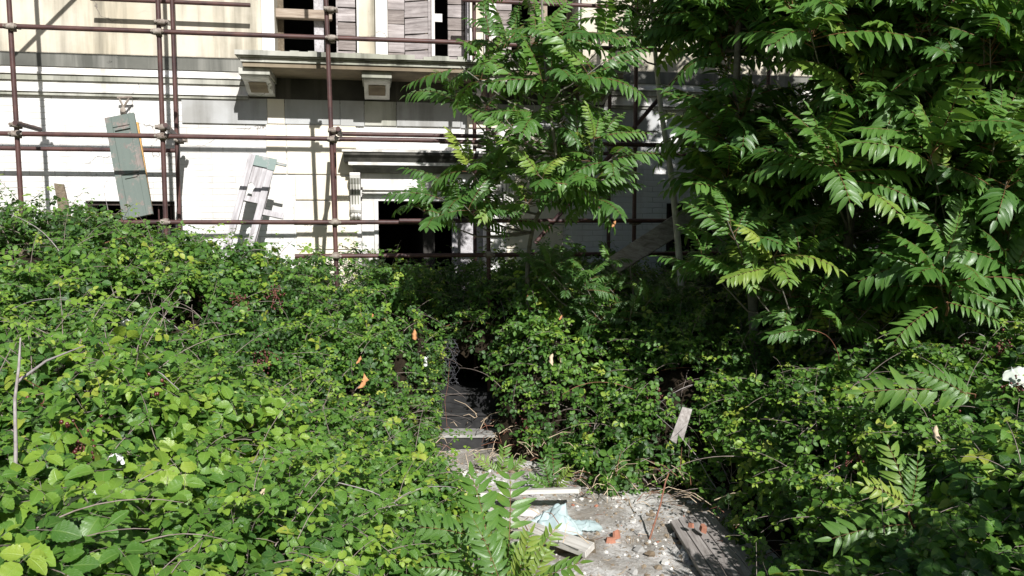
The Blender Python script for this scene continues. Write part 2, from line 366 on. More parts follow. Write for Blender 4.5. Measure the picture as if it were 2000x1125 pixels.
# balcony
B = empty('balcony', (0, 0, 0), parent=H)
s1 = MB(); n = 46; zf0, zf1 = F(600, 113, BAL)[1], F(600, 124, BAL - .07)[1]
for i in range(n):                                          # broken, uneven upper edge
    a = bu0 + (bu1 - bu0) * i / n; b = bu0 + (bu1 - bu0) * (i + 1) / n; h0 = .0 if i < 20 else random.choice([-.03, -.012, 0, -.04, .0])
    s1.box((a, -BAL - random.uniform(0, .012), zb - .055), (b, .001, zb + h0 + random.uniform(-.006, .006)))
s1.build('slab_top', M['moss2'], B)
s2 = MB(); s2.box((bu0 + .015, -BAL + .02, zf0), (bu1 - .015, .001, zb - .0555)); s2.box((bu0 + .05, -BAL + .06, zf1), (bu1 - .05, .001, zf0 - .001), 0); s2.build('slab', M['moss2'], B)
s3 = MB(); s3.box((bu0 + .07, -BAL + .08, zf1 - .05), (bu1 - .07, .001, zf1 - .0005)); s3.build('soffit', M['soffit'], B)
zs_ = zf1 - .0505
def bracket(px, name='bracket'):
    uc = F(px, 150, .55)[0] if isinstance(px, (int, float)) and px > 100 else px
    return mk_bracket(uc)
def mk_bracket(uc):
    zl = F(500, 188, .05)[1]; h = zs_ - zl; wd = .15
    mb = MB(); mb.box((uc - wd - .02, -.66, zs_ - .075), (uc + wd + .02, .001, zs_ - .0005), 1)
    q = lambda t: zs_ - .076 - (h - .076) * t
    mb.prism([(0.001, q(0)), (-.63, q(0)), (-.63, q(.12)), (-.60, q(.2)), (-.52, q(.24)), (-.44, q(.30)), (-.36, q(.45)), (-.30, q(.66)), (-.22, q(.84)), (-.12, q(.97)), (-.05, zl), (0.001, zl)][::-1], uc - wd, uc + wd, 0)
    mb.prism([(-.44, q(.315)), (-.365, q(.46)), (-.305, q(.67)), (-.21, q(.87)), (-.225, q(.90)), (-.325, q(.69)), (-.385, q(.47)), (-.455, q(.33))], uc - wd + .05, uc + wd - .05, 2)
    o = mb.build('bracket', [M['white'], M['moss2'], M['soffit']], B, .006); return o
u_a = F(498, 150, .6)[0]; u_b = F(736, 150, .6)[0]
for u in (u_a, u_b, 2 * dc - u_b, 2 * dc - u_a): mk_bracket(u)
# door surround, hood, consoles
D = empty('doorway', parent=H)
hl = F(668, 300, .33)[0]; hr = 2 * dc - hl
def dz(y, off): return F(700, y, off)[1]
hd = MB()
hd.box((hl, -.36, dz(296, .36)), (hr, .001, dz(292, .36)), 0)
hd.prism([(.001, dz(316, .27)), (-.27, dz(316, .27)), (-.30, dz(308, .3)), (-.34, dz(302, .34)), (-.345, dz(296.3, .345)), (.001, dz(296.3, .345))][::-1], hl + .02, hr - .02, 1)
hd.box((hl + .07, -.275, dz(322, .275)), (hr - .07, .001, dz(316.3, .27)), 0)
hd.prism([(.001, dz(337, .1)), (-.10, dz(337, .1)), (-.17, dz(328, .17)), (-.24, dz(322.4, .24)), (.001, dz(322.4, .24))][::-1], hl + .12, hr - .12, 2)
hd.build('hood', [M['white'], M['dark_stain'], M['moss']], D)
fz = MB(); f0, f1 = F(705, 350)[0], None; f1 = 2 * dc - f0; zz1 = dz(337.3, .1)
fz.box((f0, -.05, dz(366, .05)), (f1, .001, zz1)); fz.box((f0 + .02, -.075, dz(371, .07)), (f1 - .02, .001, dz(366.2, .05)))
fz.box((f0 + .01, -.035, dz(377, .04)), (f1 - .01, .001, dz(371.2, .04))); fz.box((f0 + .03, -.06, dz(380, .05)), (f1 - .03, .001, dz(377.2, .05)))
fz.box((f0 + .01, -.04, door_top + .001), (f1 - .01, .001, dz(380.2, .04)))
fz.build('frieze', M['white'], D, .003)
for sgn in (1, -1):
    jm = MB()
    a, b = f0 + .004, door_u0 - .0; 
    if sgn < 0: a, b = 2 * dc - b, 2 * dc - a
    jm.box((a, -.038, 0), (b, .001, door_top)); 
    a2, b2 = (b - .05, b) if sgn > 0 else (a, a + .05)
    jm.box((a2, -.06, 0), (b2 - .001 * sgn, -.0385, door_top - .002))
    jm.build('jamb', M['white'], D, .003)
def console(sgn):
    c = F(694, 380, .12)[0]
    if sgn < 0: c = 2 * dc - c
    z1c = dz(337.6, .1); z0c = dz(428, .06); hh = z1c - z0c; mb = MB(); w_ = .062
    prof = [(.001, z1c), (-.20, z1c), (-.215, z1c - .05 * hh), (-.20, z1c - .12 * hh), (-.14, z1c - .25 * hh), (-.10, z1c - .5 * hh), (-.09, z1c - .68 * hh), (-.115, z1c - .74 * hh), (-.125, z1c - .80 * hh), (-.105, z1c - .86 * hh), (-.07, z1c - .88 * hh), (-.075, z1c - .95 * hh), (-.03, z0c), (.001, z0c)]
    mb.prism(prof, c - w_, c + w_, 0)
    for k in (-1, 0, 1): mb.prism([(y - .008, z) for y, z in prof[3:7]] + [(y + .01, z) for y, z in prof[3:7]][::-1], c + k * .035 - .008, c + k * .035 + .008, 1)
    for k in (-1, 0, 1): mb.tube([(c + k * .03, -.08, z1c - .88 * hh), (c + k * .045, -.095, z1c - .93 * hh), (c + k * .05, -.06, z0c)], [.018, .022, .006], 6)
    return mb.build('console', [M['white'], M['moss2']], D, .004)
console(1); console(-1)
dp = MB(); dp.box((door_u1 - .34, .36, PORCH), (door_u1 - .005, .40, door_top - .25)); dp.box((door_u1 - .42, .20, PORCH), (door_u1 - .35, .26, door_top - .1)); dp.build('door_leaf', M['greyshut'], D)
# upper windows: frames, shutters
def boards(mb, u0, u1, z0, z1, y, n, mi=0, gap=.012, skip=()):
    h = (z1 - z0) / n
    for i in range(n):
        if i in skip: continue
        mb.box((u0, y + random.uniform(0, .006), z0 + i * h), (u1, y + .022, z0 + (i + 1) * h - gap * random.uniform(.5, 1.4)), random.choice([0, 0, 1]), .004)
for k, (a, b) in enumerate(W):
    wn = empty('window', parent=H); fr = MB(); zt_ = zb + 2.6
    aw = F(512, 60)[0] - F(537, 60)[0]
    fr.box((a + aw, -.05, zb + .0), (a - .0, .001, zt_ + .15)); fr.box((b, -.05, zb), (b - aw * .15, .001, zt_ + .15)); fr.box((a + aw, -.06, zt_ + .151), (b - aw * .15, .001, zt_ + .32))
    fr.build('frame', M['white'], wn, .004)
    ww = b - a
    if k == 0:
        sh = MB(); boards(sh, F(660, 60)[0], F(694, 60)[0], zb + .03, zt_, .03, 15); sh.box((F(660, 60)[0] - .02, .02, zb), (F(660, 60)[0] - .001, .06, zt_)); sh.build('shutter', [M['woodgrey'], M['woodgrey2']], wn)
        cb = MB(); za, zc2 = F(600, 32)[1], F(600, 14)[1]; cb.box((a, .10, za), (F(648, 60)[0], .20, zc2)); cb.build('crossbar', M['woodbeam'], wn, .006)
        pk = MB(); pk.box((F(611, 60)[0], .22, zb), (F(630, 60)[0], .25, zt_)); pk.build('board', M['greyshut'], wn)
    elif k == 1:
        sh = MB(); boards(sh, a + .005, F(790, 60)[0], zb + .03, zt_, .05, 15); sh.build('shutter', [M['woodgrey'], M['woodgrey2']], wn)
        sh = MB(); L = F(835, 60)[0] - F(790, 60)[0]; boards(sh, 0, L * 1.1, 0, zt_ - zb - .03, 0, 13); sh.box((L * 1.1, -.01, 0), (L * 1.1 + .03, .035, zt_ - zb - .03)); sh.build('shutter', [M['woodgrey'], M['woodgrey2']], wn, loc=(F(791, 60)[0], .06, zb + .03), rot=(0, 0, R(-24)))
        st = MB(); st.box((F(841, 60)[0], .16, zb), (F(851, 60)[0], .20, zt_)); za, zc2 = F(860, 36)[1], F(860, 20)[1]; st.box((F(851.5, 60)[0], .17, za), (F(866, 60)[0], .19, zc2)); st.build('casement', M['white'], wn)
        sh = MB(); boards(sh, F(876, 60)[0], F(909, 60)[0], zb + .03, zt_, .12, 16); sh.build('shutter', [M['woodgrey'], M['woodgrey2']], wn)
        st = MB(); st.box((F(910, 60)[0], .02, zb), (b - .003, .08, zt_)); st.build('casement', M['greyshut'], wn)
    else:
        sh = MB(); boards(sh, a + .005, F(1000, 60)[0], zb + .03, zt_, .03, 14); sh.build('shutter', [M['woodgrey'], M['woodgrey2']], wn)
        st = MB(); st.box((F(1060, 60)[0], .2, zb), (F(1075, 60)[0], .24, zt_)); st.build('casement', M['woodbeam'], wn)
for k, (a, b) in enumerate(W):
    cs = MB(); y_ = .30; cs.box((a + .001, y_, zb + .03), (a + .07, y_ + .05, zb + 2.59)); cs.box((b - .07, y_, zb + .03), (b - .001, y_ + .05, zb + 2.59)); cs.box((a + .071, y_, zb + .03), (b - .071, y_ + .05, zb + .12)); cs.box((a + .071, y_, zb + .95), (b - .071, y_ + .05, zb + 1.01))
    cs.box(((a + b) / 2 - .03, y_, zb + .121), ((a + b) / 2 + .03, y_ + .05, zb + .949)); cs.build('inner_frame', M['brownold'], [c for c in H.children if c.name.startswith('window')][k])
for a, b in extra:
    wn = empty('window', parent=H); fr = MB()
    fr.box((a - .13, -.05, zb + .78), (a, .001, zb + 2.7)); fr.box((b, -.05, zb + .78), (b + .13, .001, zb + 2.7)); fr.box((a - .18, -.09, zb + .70), (b + .18, .001, zb + .779)); fr.build('frame', M['white'], wn)
    sh = MB(); boards(sh, a + .01, b - .01, zb + .92, zb + 2.58, .05, 20); sh.build('shutter', [M['woodgrey'], M['woodgrey2']], wn)
for (a, b, c, d) in low_open[1:]:                           # iron grille in the ground floor windows
    wn = empty('window', parent=H); gb = MB()
    for i in range(7):
        x = a + (b - a) * (i + .5) / 7; gb.tube([(x, .12, c), (x, .12, d)], .009, 6)
    for z in (c + .25, c + .8): gb.box((a, .108, z), (b, .118, z + .03))
    gb.build('grille', M['tube'], wn)
    fr = MB(); fr.box((a, .05, d - .05), (b, .10, d)); fr.box((a, .05, c), (a + .04, .1, d - .051)); fr.box((b - .04, .05, c), (b, .1, d - .051)); fr.build('frame', M['wooddark'], wn)

# steps and porch in front of the door
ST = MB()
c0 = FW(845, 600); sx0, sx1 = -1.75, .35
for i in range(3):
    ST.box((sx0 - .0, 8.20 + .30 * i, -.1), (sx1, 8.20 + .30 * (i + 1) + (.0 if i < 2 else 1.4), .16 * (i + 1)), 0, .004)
    ST.box((sx0 - .02, 8.18 + .30 * i, .16 * (i + 1) + .001), (sx1 + .02, 8.20 + .30 * (i + 1) - .022, .16 * (i + 1) + .03), 1 if i == 0 else 0, .004)  # lowest tread paler: sunlight on its edge is put into the colour
so = ST.build('stone_steps', [M['shadestone'], M['stone']], None, .006); tag(so, 'worn pale stone steps going up into the dark gap in the brambles', 'steps')

# ------------------------------------------------------------------ scaffolding
SC = empty('scaffolding', FW(651, 900, 1.45) * 1); SC.location.z = 0
tag(SC, 'rusty brown tube scaffolding standing before the whole facade', 'scaffolding')
inv = Matrix.Translation(-SC.location)
OFF, INN = 1.45, .32; TR = .0242
def tube(name, a, b, r=TR):
    mb = MB(); mb.tube([inv @ Vector(a), inv @ Vector(b)], r, 12); return mb.build(name, M['tube'], SC)
def pole(px, py, off, z0=-.1, z1=7.4, lean=0.0):
    p = FW(px, py, off); return tube('standard', (p.x, p.y, z0), (p.x + lean, p.y, z1))
outer = [(38, 300, -.05), (319, 300, 0.0), (652, 270, -.10), (953, 150, -.02), (1241, 250, 0), (1440, 200, 0), (1700, 200, 0), (1955, 60, 0), (2230, 200, 0)]
OUT = []
for x, y, ln in outer:
    p = FW(x, y, OFF); zref = p.z; tube('standard', (p.x - ln * zref / 7.4, p.y, -.1), (p.x + ln * (7.4 - zref) / 7.4 * 2, p.y, 7.4)); OUT.append(p)
for x, y in ((346, 300), (926, 60), (1191, 200), (1500, 200), (1968, 60)): pole(x, y, INN)
def ledger(px0, py0, px1, py1, off, name='ledger'):
    a, b = FW(px0, py0, off), FW(px1, py1, off); return tube(name, a, b)
OL = OFF - .055
EX0, EX1 = -260, 2300
def long_ledger(x0, x1, yref, xref, off, name='ledger', dzr=0):
    z = FW(xref, yref, off).z; a, b = FW(x0, 433, off), FW(x1, 433, off); a.z = z; b.z = z + dzr
    return tube(name, a, b)
OLF = OFF + .05
long_ledger(EX0, 1080, 62, 320, OLF); long_ledger(900, EX1, 87, 990, OLF)
long_ledger(EX0, 885, 266, 320, OLF); long_ledger(860, EX1, 277, 900, OLF + .05)
long_ledger(100, 820, 434, 320, OLF); long_ledger(780, EX1, 431, 800, OLF + .05)
long_ledger(575, EX1, 500, 650, OLF)
long_ledger(195, 500, 3, 320, INN - .06)
long_ledger(EX0, 347, 294, 320, INN + .05)
long_ledger(905, 1700, 2, 950, INN + .05)
long_ledger(662, 945, 262, 700, 1.0); long_ledger(1040, EX1, 300, 1200, INN + .05); 
long_ledger(EX0, EX1, -150, 320, OLF); long_ledger(EX0, EX1, -420, 320, OLF)
# transoms from the outer to the inner row, clamps
def clamp(p, s=1.0):
    s *= .85; p = inv @ Vector(p); mb = MB()
    a = random.uniform(-.15, .15)
    mb.tube([p + Vector((0, 0, -.045 * s)), p + Vector((0, 0, .045 * s))], .037 * s, 10)
    q = p + NV * .05; mb.tube([q - UX * .045 * s, q + UX * .045 * s], .036 * s, 10)
    for sx in (-1, 1):
        c = p + UX * .05 * sx + NV * .02; mb.box(c - Vector((.015, .028, .022)), c + Vector((.015, .028, .022)), 0, .005)
        mb.tube([c + NV * .02, c + NV * .07], .009, 6)
        mb.tube([c + NV * .05, c + NV * .063], .016, 6)
    mb.build('coupler', M['clamp'], SC)
def on_pole(i, z): return Vector((OUT[i].x, OUT[i].y, z))
z_l = [FW(320, 62, OLF).z, FW(320, 266, OLF).z, FW(320, 434, OLF).z, FW(650, 500, OLF).z]
for i in range(len(outer)):
    for j, z in enumerate(z_l):
        if i == 0 and j >= 2: continue
        if i == 1 and j == 3: continue
        clamp(on_pole(i, z))
for i, (ix, iy) in ((0, (None, 0)), (1, (346, 300)), (2, (None, 0)), (3, (926, 60)), (4, (1191, 200)), (5, (1500, 200)), (7, (1968, 60))):
    z = z_l[1] + .09; a = on_pole(i, z) + UX * .055; b = on_pole(i, z) - NV * .3 + UX * .055
    if ix: q_ = FW(ix, iy, INN); b = Vector((q_.x, q_.y, z - .02)) + UX * .05
    dd = (a - b).normalized(); a = a + dd * .2; b = b - dd * .08
    tube('transom', a, b); clamp(on_pole(i, z - .0) + UX * .01, .95); clamp(b + dd * .08, 1.0) if ix else None
for x, y in ((318, 45), (646, 20)): clamp(FW(x, y, OFF) , .9)
# braces
def brace(a, b): return tube('diagonal_brace', a, b)
brace(FW(1045, 475, OFF + .03), FW(1345, 125, OFF - .02))
c1, c2 = caster(150, -6, OFF - .03), caster(25, 118, OFF - .03); dv = (c1 - c2); brace(c2 , c1 + dv * 1.2)
brace(on_pole(2, FW(660, 440, OFF).z + .0) - NV * .03, FW(652, 262, .45))
brace(FW(1500, 420, OFF), FW(1790, 60, OFF))
wt = MB()
p = FW(240, 228, .1); wt.tube([p, FW(241, 205, .1)], .02, 8); wt.tube([FW(241, 210, .1), FW(252, 192, .12)], .012, 6); wt.tube([FW(241, 210, .1), FW(233, 192, .12)], .012, 6); wt.tube([FW(229, 191, .12), FW(258, 190, .12)], .014, 6); wt.tube([FW(240, 222, .05), FW(240, 214, .2)], .03, 8)
tag(wt.build('wall_tie', M['clamp']), 'small forked metal wall tie above the green shutter', 'wall tie')

# ------------------------------------------------------------------ leaning and lying timber
def panel(name, tl, tr_, bl_, off_t, off_b, off=None):
    """Empty whose x runs across, y up the length, z towards the viewer; returns (empty, width, length)."""
    a, b, c = FW(*tl, off_t), FW(*tr_, off_t), FW(*bl_, off_b)
    y = (a - c); L = y.length; y.normalize(); x = (b - a); x = x - y * x.dot(y); Wd = x.length; x.normalize(); z = x.cross(y)
    e = bpy.data.objects.new(name, None); e.matrix_world = Matrix((x, y, z)).transposed().to_4x4(); e.location = c; link(e); return e, Wd, L
e, Wd, L = panel('green_shutter', (206, 233), (264, 227), (242, 432), .75, 1.15)
tag(e, 'tall faded green louvred shutter leaning behind the scaffold ledger', 'shutter')
fr = MB(); s_ = .065
fr.box((0, 0, 0), (s_, L, .035)); fr.box((Wd - s_, 0, 0), (Wd, L, .035))
for y0, y1 in ((0, .12), (L * .42, L * .42 + .09), (L - .13, L)): fr.box((s_, y0, .001), (Wd - s_, y1, .034))
fr.build('frame', M['green'], e, .003)
pn = MB(); pn.box((s_, .12, .008), (Wd - s_, L * .42, .02)); pn.box((s_, L * .42 + .09, .008), (Wd - s_, L - .13, .02)); pn.build('panel', M['green'], e)
sl = MB(); sl.box((s_ + .02, L - .18, .021), (Wd - s_, L - .155, .045)); sl.build('bolt_bar', M['green'], e)
sl = MB(); sl.box((s_ + .03, L * .42 - .05, .021), (Wd - s_ - .02, L * .42 - .03, .035)); sl.build('bolt_bar', M['green'], e)
ob = MB(); a, b = FW(266, 238, .7), FW(298, 415, 1.05); d = (b - a); 
ob.quadbox([FW(266, 239, .7), FW(271, 239, .7), FW(300, 418, 1.1), FW(294, 418, 1.1)], NV, .03); tag(ob.build('wooden_batten', M['orange']), 'thin orange-brown batten leaning against the edge of the green shutter', 'batten')
e, Wd, L = panel('broken_shutter', (487, 302), (541, 311), (441, 470), .6, 1.0)
tag(e, 'bare grey broken shutter leaning against the white brick wall', 'shutter')
fr = MB(); s_ = .075; L2 = L * 1.18; y0 = L - L2
fr.box((0, y0, 0), (s_, L, .035), 0, .003); fr.box((Wd - s_, y0 + .1, 0), (Wd, L - .02, .035), 0, .003); fr.box((s_, L * .46, .002), (Wd - s_, L * .46 + .07, .033), 0, .003); fr.build('frame', M['greyshut'], e, .003)
fr = MB(); fr.box((s_, L - .13, .002), (Wd - s_ - .001, L, .036)); fr.box((Wd - s_ + .004, L - .15, .0355), (Wd + .01, L - .005, .045)); fr.box((Wd, L - .06, .01), (Wd + .12, L - .03, .03)); fr.build('top_rail', M['greenish'], e)
pn = MB(); cx = (s_ + Wd - s_) / 2
pn.add([(s_, L - .13, .012), (Wd - s_, L - .13, .012), (Wd - s_, L * .46 + .07, .012), (cx, L * .46 + .07, .012), (s_ + .06, L * .46 + .12, .012), (s_ + .08, L * .46 + .2, .012), (s_ + .03, L * .46 + .25, .012), (s_, L * .46 + .22, .012)], [(7, 6, 5, 4, 3, 2, 1, 0)])
po = pn.build('panel', M['greyshut'], e); sm = po.modifiers.new('solid', 'SOLIDIFY'); sm.thickness = .01
bt = MB(); bt.box((Wd - .03, L * .36, -.03), (Wd + .22, L * .36 + .07, -.002), 0, .004); bt.box((Wd - .06, 0.02, -.06), (Wd - .0, L * .7, -.035), 0, .003); ba = bt.build('broken_slat', M['greyshut'], e)
ob = MB(); ob.quadbox([FW(107, 358, .9), FW(126, 360, .9), FW(150, 470, 1.2), FW(126, 470, 1.2)], NV, .03); tag(ob.build('rough_board', M['brownold'], None, .003), 'short dark brown board standing in the brambles left of the green shutter', 'board')
ob = MB(); a, b = atY(62, 472, 6.9), atY(45, 505, 6.7); ob.quadbox([atY(54, 474, 6.95), atY(68, 486, 6.95), atY(50, 510, 6.8), atY(38, 498, 6.8)], (0, -1, .2), .02); tag(ob.build('board_end', M['brownold'], None, .002), 'small brown board end poking out of the brambles at far left', 'board')
ob = MB(); ob.quadbox([atY(1184, 508, 8.3), atY(1208, 534, 8.3), atY(1520, 342, 9.3), atY(1490, 306, 9.3)], (0, -1, .3), .05); tag(ob.build('fallen_plank', M['woodgrey'], None, .004), 'long wide grey plank slanting up through the shade between the trees', 'plank')
ob = MB()
q = [atY(1332, 794, 6.25), atY(1351, 799, 6.25), atY(1343, 826, 6.2), atY(1333, 860, 6.15), atY(1324, 846, 6.15), atY(1320, 866, 6.15), atY(1308, 858, 6.15)]
nn = Vector((0, -1, .15)); nn.normalize(); qq = [p + nn * .02 for p in q]; k = len(q)
ob.add(q + qq, [tuple(range(k))[::-1], tuple(range(k, 2 * k))] + [(i, (i + 1) % k, k + (i + 1) % k, k + i) for i in range(k)])
tag(ob.build('board_piece', M['woodgreyy']), 'short splintered grey board upright in the brambles right of the path', 'board')
def lying(name, p0, p1, wdt, th, mat, label, cat, twist=0, drop=None, jag=True):
    p0, p1 = Vector(p0), Vector(p1); y = p1 - p0; L = y.length; y.normalize(); x = y.cross(Vector((0, 0, 1))).normalized(); z = x.cross(y)
    e = MB(); n = 14; top = []; vs = []
    for i in range(n + 1):
        t = i / n; wl_ = wdt / 2 * (1 + random.uniform(-.05, .05)); bend = .012 * math.sin(t * 3.1)
        jl, jr = (random.uniform(-.04, .04), random.uniform(-.04, .04)) if (jag and i in (0, n)) else (0, 0)
        for sx, j, zz in ((-1, jl, 0), (1, jr, 0), (1, jr, th), (-1, jl, th)): vs.append((sx * wl_, t * L + j, zz + bend))
    fs = [(0, 1, 2, 3), (4 * n + 3, 4 * n + 2, 4 * n + 1, 4 * n)]
    for i in range(n):
        for k in range(4): fs.append((4 * i + k, 4 * i + 4 + k, 4 * i + 4 + (k + 1) % 4, 4 * i + (k + 1) % 4))
    e.add(vs, fs); o = e.build(name, mat, None, .003); o.matrix_world = Matrix((x, y, z)).transposed().to_4x4(); o.location = p0; o.rotation_euler.rotate_axis('Y', twist)
    if label: tag(o, label, cat)
    return o
lying('path_board', atZ(884, 975, .16), atZ(1138, 962, .22), .13, .035, M['woodpale'], 'weathered grey board lying across the path below the steps', 'board', R(-12))
lying('path_plank', atZ(878, 987, .06), atZ(1150, 1080, .12), .15, .045, M['woodpale'], 'long pale plank lying along the left edge of the path, tip by the cloth', 'plank', R(4))
ob = MB(); c = atZ(1130, 1085, 0); ob.box(c + Vector((-.16, -.05, -.02)), c + Vector((.12, .02, .115)), 0, .01); tag(ob.build('timber_block', M['brownold'], None, .004), 'short brown timber block propping the end of the pale plank', 'block')
lying('board_fragment', atZ(1008, 948, .08), atZ(1045, 965, .05), .10, .03, M['greyshut'], 'short light grey board piece lying behind the path board', 'board', R(10))
# plank panel bottom right
PP = empty('plank_panel'); tag(PP, 'dark weathered door panel of parallel boards lying by the path at lower right', 'door panel')
A_, B_, C_, D_ = atZ(1308, 1018, .1), atZ(1385, 996, .12), atZ(1520, 1140, .1), atZ(1385, 1140, .08)
nb = 5
for i in range(nb):
    t0, t1 = i / nb + .008, (i + 1) / nb - .008; mb = MB()
    j = random.uniform(-.03, .02)
    q = [A_.lerp(B_, t0), A_.lerp(B_, t1), D_.lerp(C_, t1) + Vector((0, -.3 - j, 0)), D_.lerp(C_, t0) + Vector((0, -.3 - j, 0))]
    mb.quadbox([x - Vector((0, 0, .03)) for x in q], Vector((0, 0, 1)), .03 + random.uniform(0, .006)); mb.build('board', M['plankd'] if 'plankd' in M else M['woodgreyy'], PP, .003)
for t in (.12, .8):
    mb = MB(); mb.quadbox([A_.lerp(D_, t) - Vector((0, 0, .075)), B_.lerp(C_, t) - Vector((0, 0, .075)), B_.lerp(C_, t + .08) - Vector((0, 0, .075)), A_.lerp(D_, t + .08) - Vector((0, 0, .075))], Vector((0, 0, 1)), .044)
    mb.build('batten', M['wooddark'], PP)

# ------------------------------------------------------------------ leaf shapes
def leaflet(rows, wid, fold=.25, droop=.25, wave=0.0):
    """rows: list of (t, halfwidth fraction). Returns verts, tris, uv of a leaflet along +Y, length 1."""
    V, UV, T = [], [], []; idx = []
    for i, (t, h) in enumerate(rows):
        z = -droop * t * t
        if h <= 1e-6: idx.append((len(V),)); V.append((0, t, z)); UV.append((0, t))
        else:
            x = h * wid; wv = wave * math.sin(i * 2.1)
            a = len(V); idx.append((a, a + 1, a + 2)); V += [(-x, t + .02, z + fold * x + wv), (0, t, z), (x, t + .02, z + fold * x - wv)]; UV += [(-1, t), (0, t), (1, t)]
    for A, B in zip(idx, idx[1:]):
        if len(A) == 1: T += [(A[0], B[1], B[0]), (A[0], B[2], B[1])]
        elif len(B) == 1: T += [(A[0], A[1], B[0]), (A[1], A[2], B[0])]
        else: T += [(A[0], A[1], B[1]), (A[0], B[1], B[0]), (A[1], A[2], B[2]), (A[1], B[2], B[1])]
    return np.array(V), np.array(T), np.array(UV, float)
def rotm(ax, a):
    c, s = math.cos(a), math.sin(a)
    return np.array({'x': ((1, 0, 0), (0, c, -s), (0, s, c)), 'y': ((c, 0, s), (0, 1, 0), (-s, 0, c)), 'z': ((c, -s, 0), (s, c, 0), (0, 0, 1))}[ax])
def join(parts):                                            # parts: (V,T,UV,mat)
    V, T, UV, Mi = [], [], [], []; n = 0
    for v, t, uv, m in parts: V.append(v); T.append(t + n); UV.append(uv); Mi.append(np.full(len(t), m)); n += len(v)
    return np.concatenate(V), np.concatenate(T), np.concatenate(UV), np.concatenate(Mi)
def stalk(pts, r0, r1, n=3):
    V, T = [], []
    for i, p in enumerate(pts):
        r = r0 + (r1 - r0) * i / (len(pts) - 1)
        for k in range(n): a = 2 * math.pi * k / n; V.append((p[0] + r * math.cos(a), p[1], p[2] + r * math.sin(a)))
    for i in range(len(pts) - 1):
        for k in range(n):
            a, b, c, d = i * n + k, i * n + (k + 1) % n, (i + 1) * n + (k + 1) % n, (i + 1) * n + k; T += [(a, c, b), (a, d, c)]
    return np.array(V), np.array(T), np.full((len(V), 2), .5)
LO = [(0, 0), (.22, .8), (.5, 1.), (.8, .6), (1, 0)]
HI = [(0, 0)] + [(t, math.sin(math.pi * t ** .78) ** .75 * (1 + (.07 if i % 2 else -.07))) for i, t in enumerate(np.linspace(.06, .95, 13))] + [(1, 0)]
def bramble_leaf(rows, n, r):
    parts = []; wv = .015 if len(rows) > 8 else 0
    spec = [(0, 1.0)] + [(s * r.uniform(65, 85), r.uniform(.75, .88)) for s in (1, -1)] + ([(s * r.uniform(120, 140), r.uniform(.5, .62)) for s in (1, -1)] if n == 5 else [])
    for ang, sc in spec:
        v, t, uv = leaflet(rows, r.uniform(.33, .43), r.uniform(.1, .5), r.uniform(.05, .45), wv)
        v = v * sc; v = v @ rotm('x', r.uniform(-.3, .15)).T @ rotm('y', r.uniform(-.25, .25)).T; v[:, 1] += .34 if ang == 0 else .10
        v = v @ rotm('z', math.radians(ang)).T; parts.append((v, t, uv, 0))
    st = stalk([(0, -.7, -.12), (0, -.3, -.03), (0, .36, 0)], .012, .010); parts.append((*st, 1))
    return join(parts)
rr = random.Random(3)
BL_LO = [bramble_leaf(LO, 3 if k < 5 else 5, rr) for k in range(7)]
BL_HI = [bramble_leaf(HI, 3 if k < 4 else 5, rr) for k in range(7)]
AIL_LO = [(0, 0), (.15, .85), (.45, 1.), (.78, .55), (1, 0)]
AIL_HI = [(0, 0)] + [(t, (1 - .25 * t) * min(1, t * 7) * (1 - t ** 3.5)) for t in np.linspace(.07, .95, 7)] + [(1, 0)]
def frond(r, n, droop, rows=AIL_LO, ll=.26, lw=.135, start=.18, hang=.35):
    parts = []; pts = []; steps = 14; y = z = 0; phi = r.uniform(0, .15)
    P = []
    for i in range(steps + 1):
        P.append((y, z, phi)); phi -= droop / steps; y += math.cos(phi) / steps; z += math.sin(phi) / steps
    side = r.uniform(-.12, .12)
    def at(s): i = min(int(s * steps), steps - 1); f = s * steps - i; a, b = P[i], P[i + 1]; return [a[j] + (b[j] - a[j]) * f for j in range(3)]
    parts.append((*stalk([(side * (i / steps) ** 2, P[i][0], P[i][1]) for i in range(0, steps + 1, 2)], .007, .003), 1))
    for k in range(n + 1):
        s = start + (1 - start) * k / n; yy, zz, ph = at(min(s, .999)); sz = ll * (1 - .45 * abs(s - .5) ** 1.5 * 2) * r.uniform(.88, 1.1)
        for sg in ((-1, 1) if k < n else (0,)):
            v, t, uv = leaflet(rows, lw * r.uniform(.9, 1.1) / 1., r.uniform(.1, .5), r.uniform(.1, .45)); v = v * sz
            if sg: v = v @ rotm('x', -hang * r.uniform(.5, 1.5)).T @ rotm('y', sg * r.uniform(-.3, .2)).T @ rotm('z', -sg * math.radians(r.uniform(58, 80) - 22 * s)).T
            v = v @ rotm('x', ph).T + np.array((side * s * s, yy, zz)); parts.append((v, t, uv, 0))
    return join(parts)
FRONDS = [frond(rr, rr.choice([9, 10, 11]), rr.uniform(.45, 1.45), lw=.185, ll=.25, hang=.22) for k in range(12)]
FR_HI = [frond(rr, rr.choice([9, 10]), rr.uniform(.1, .55), AIL_HI, .27, .16, .08, .12) for k in range(6)]

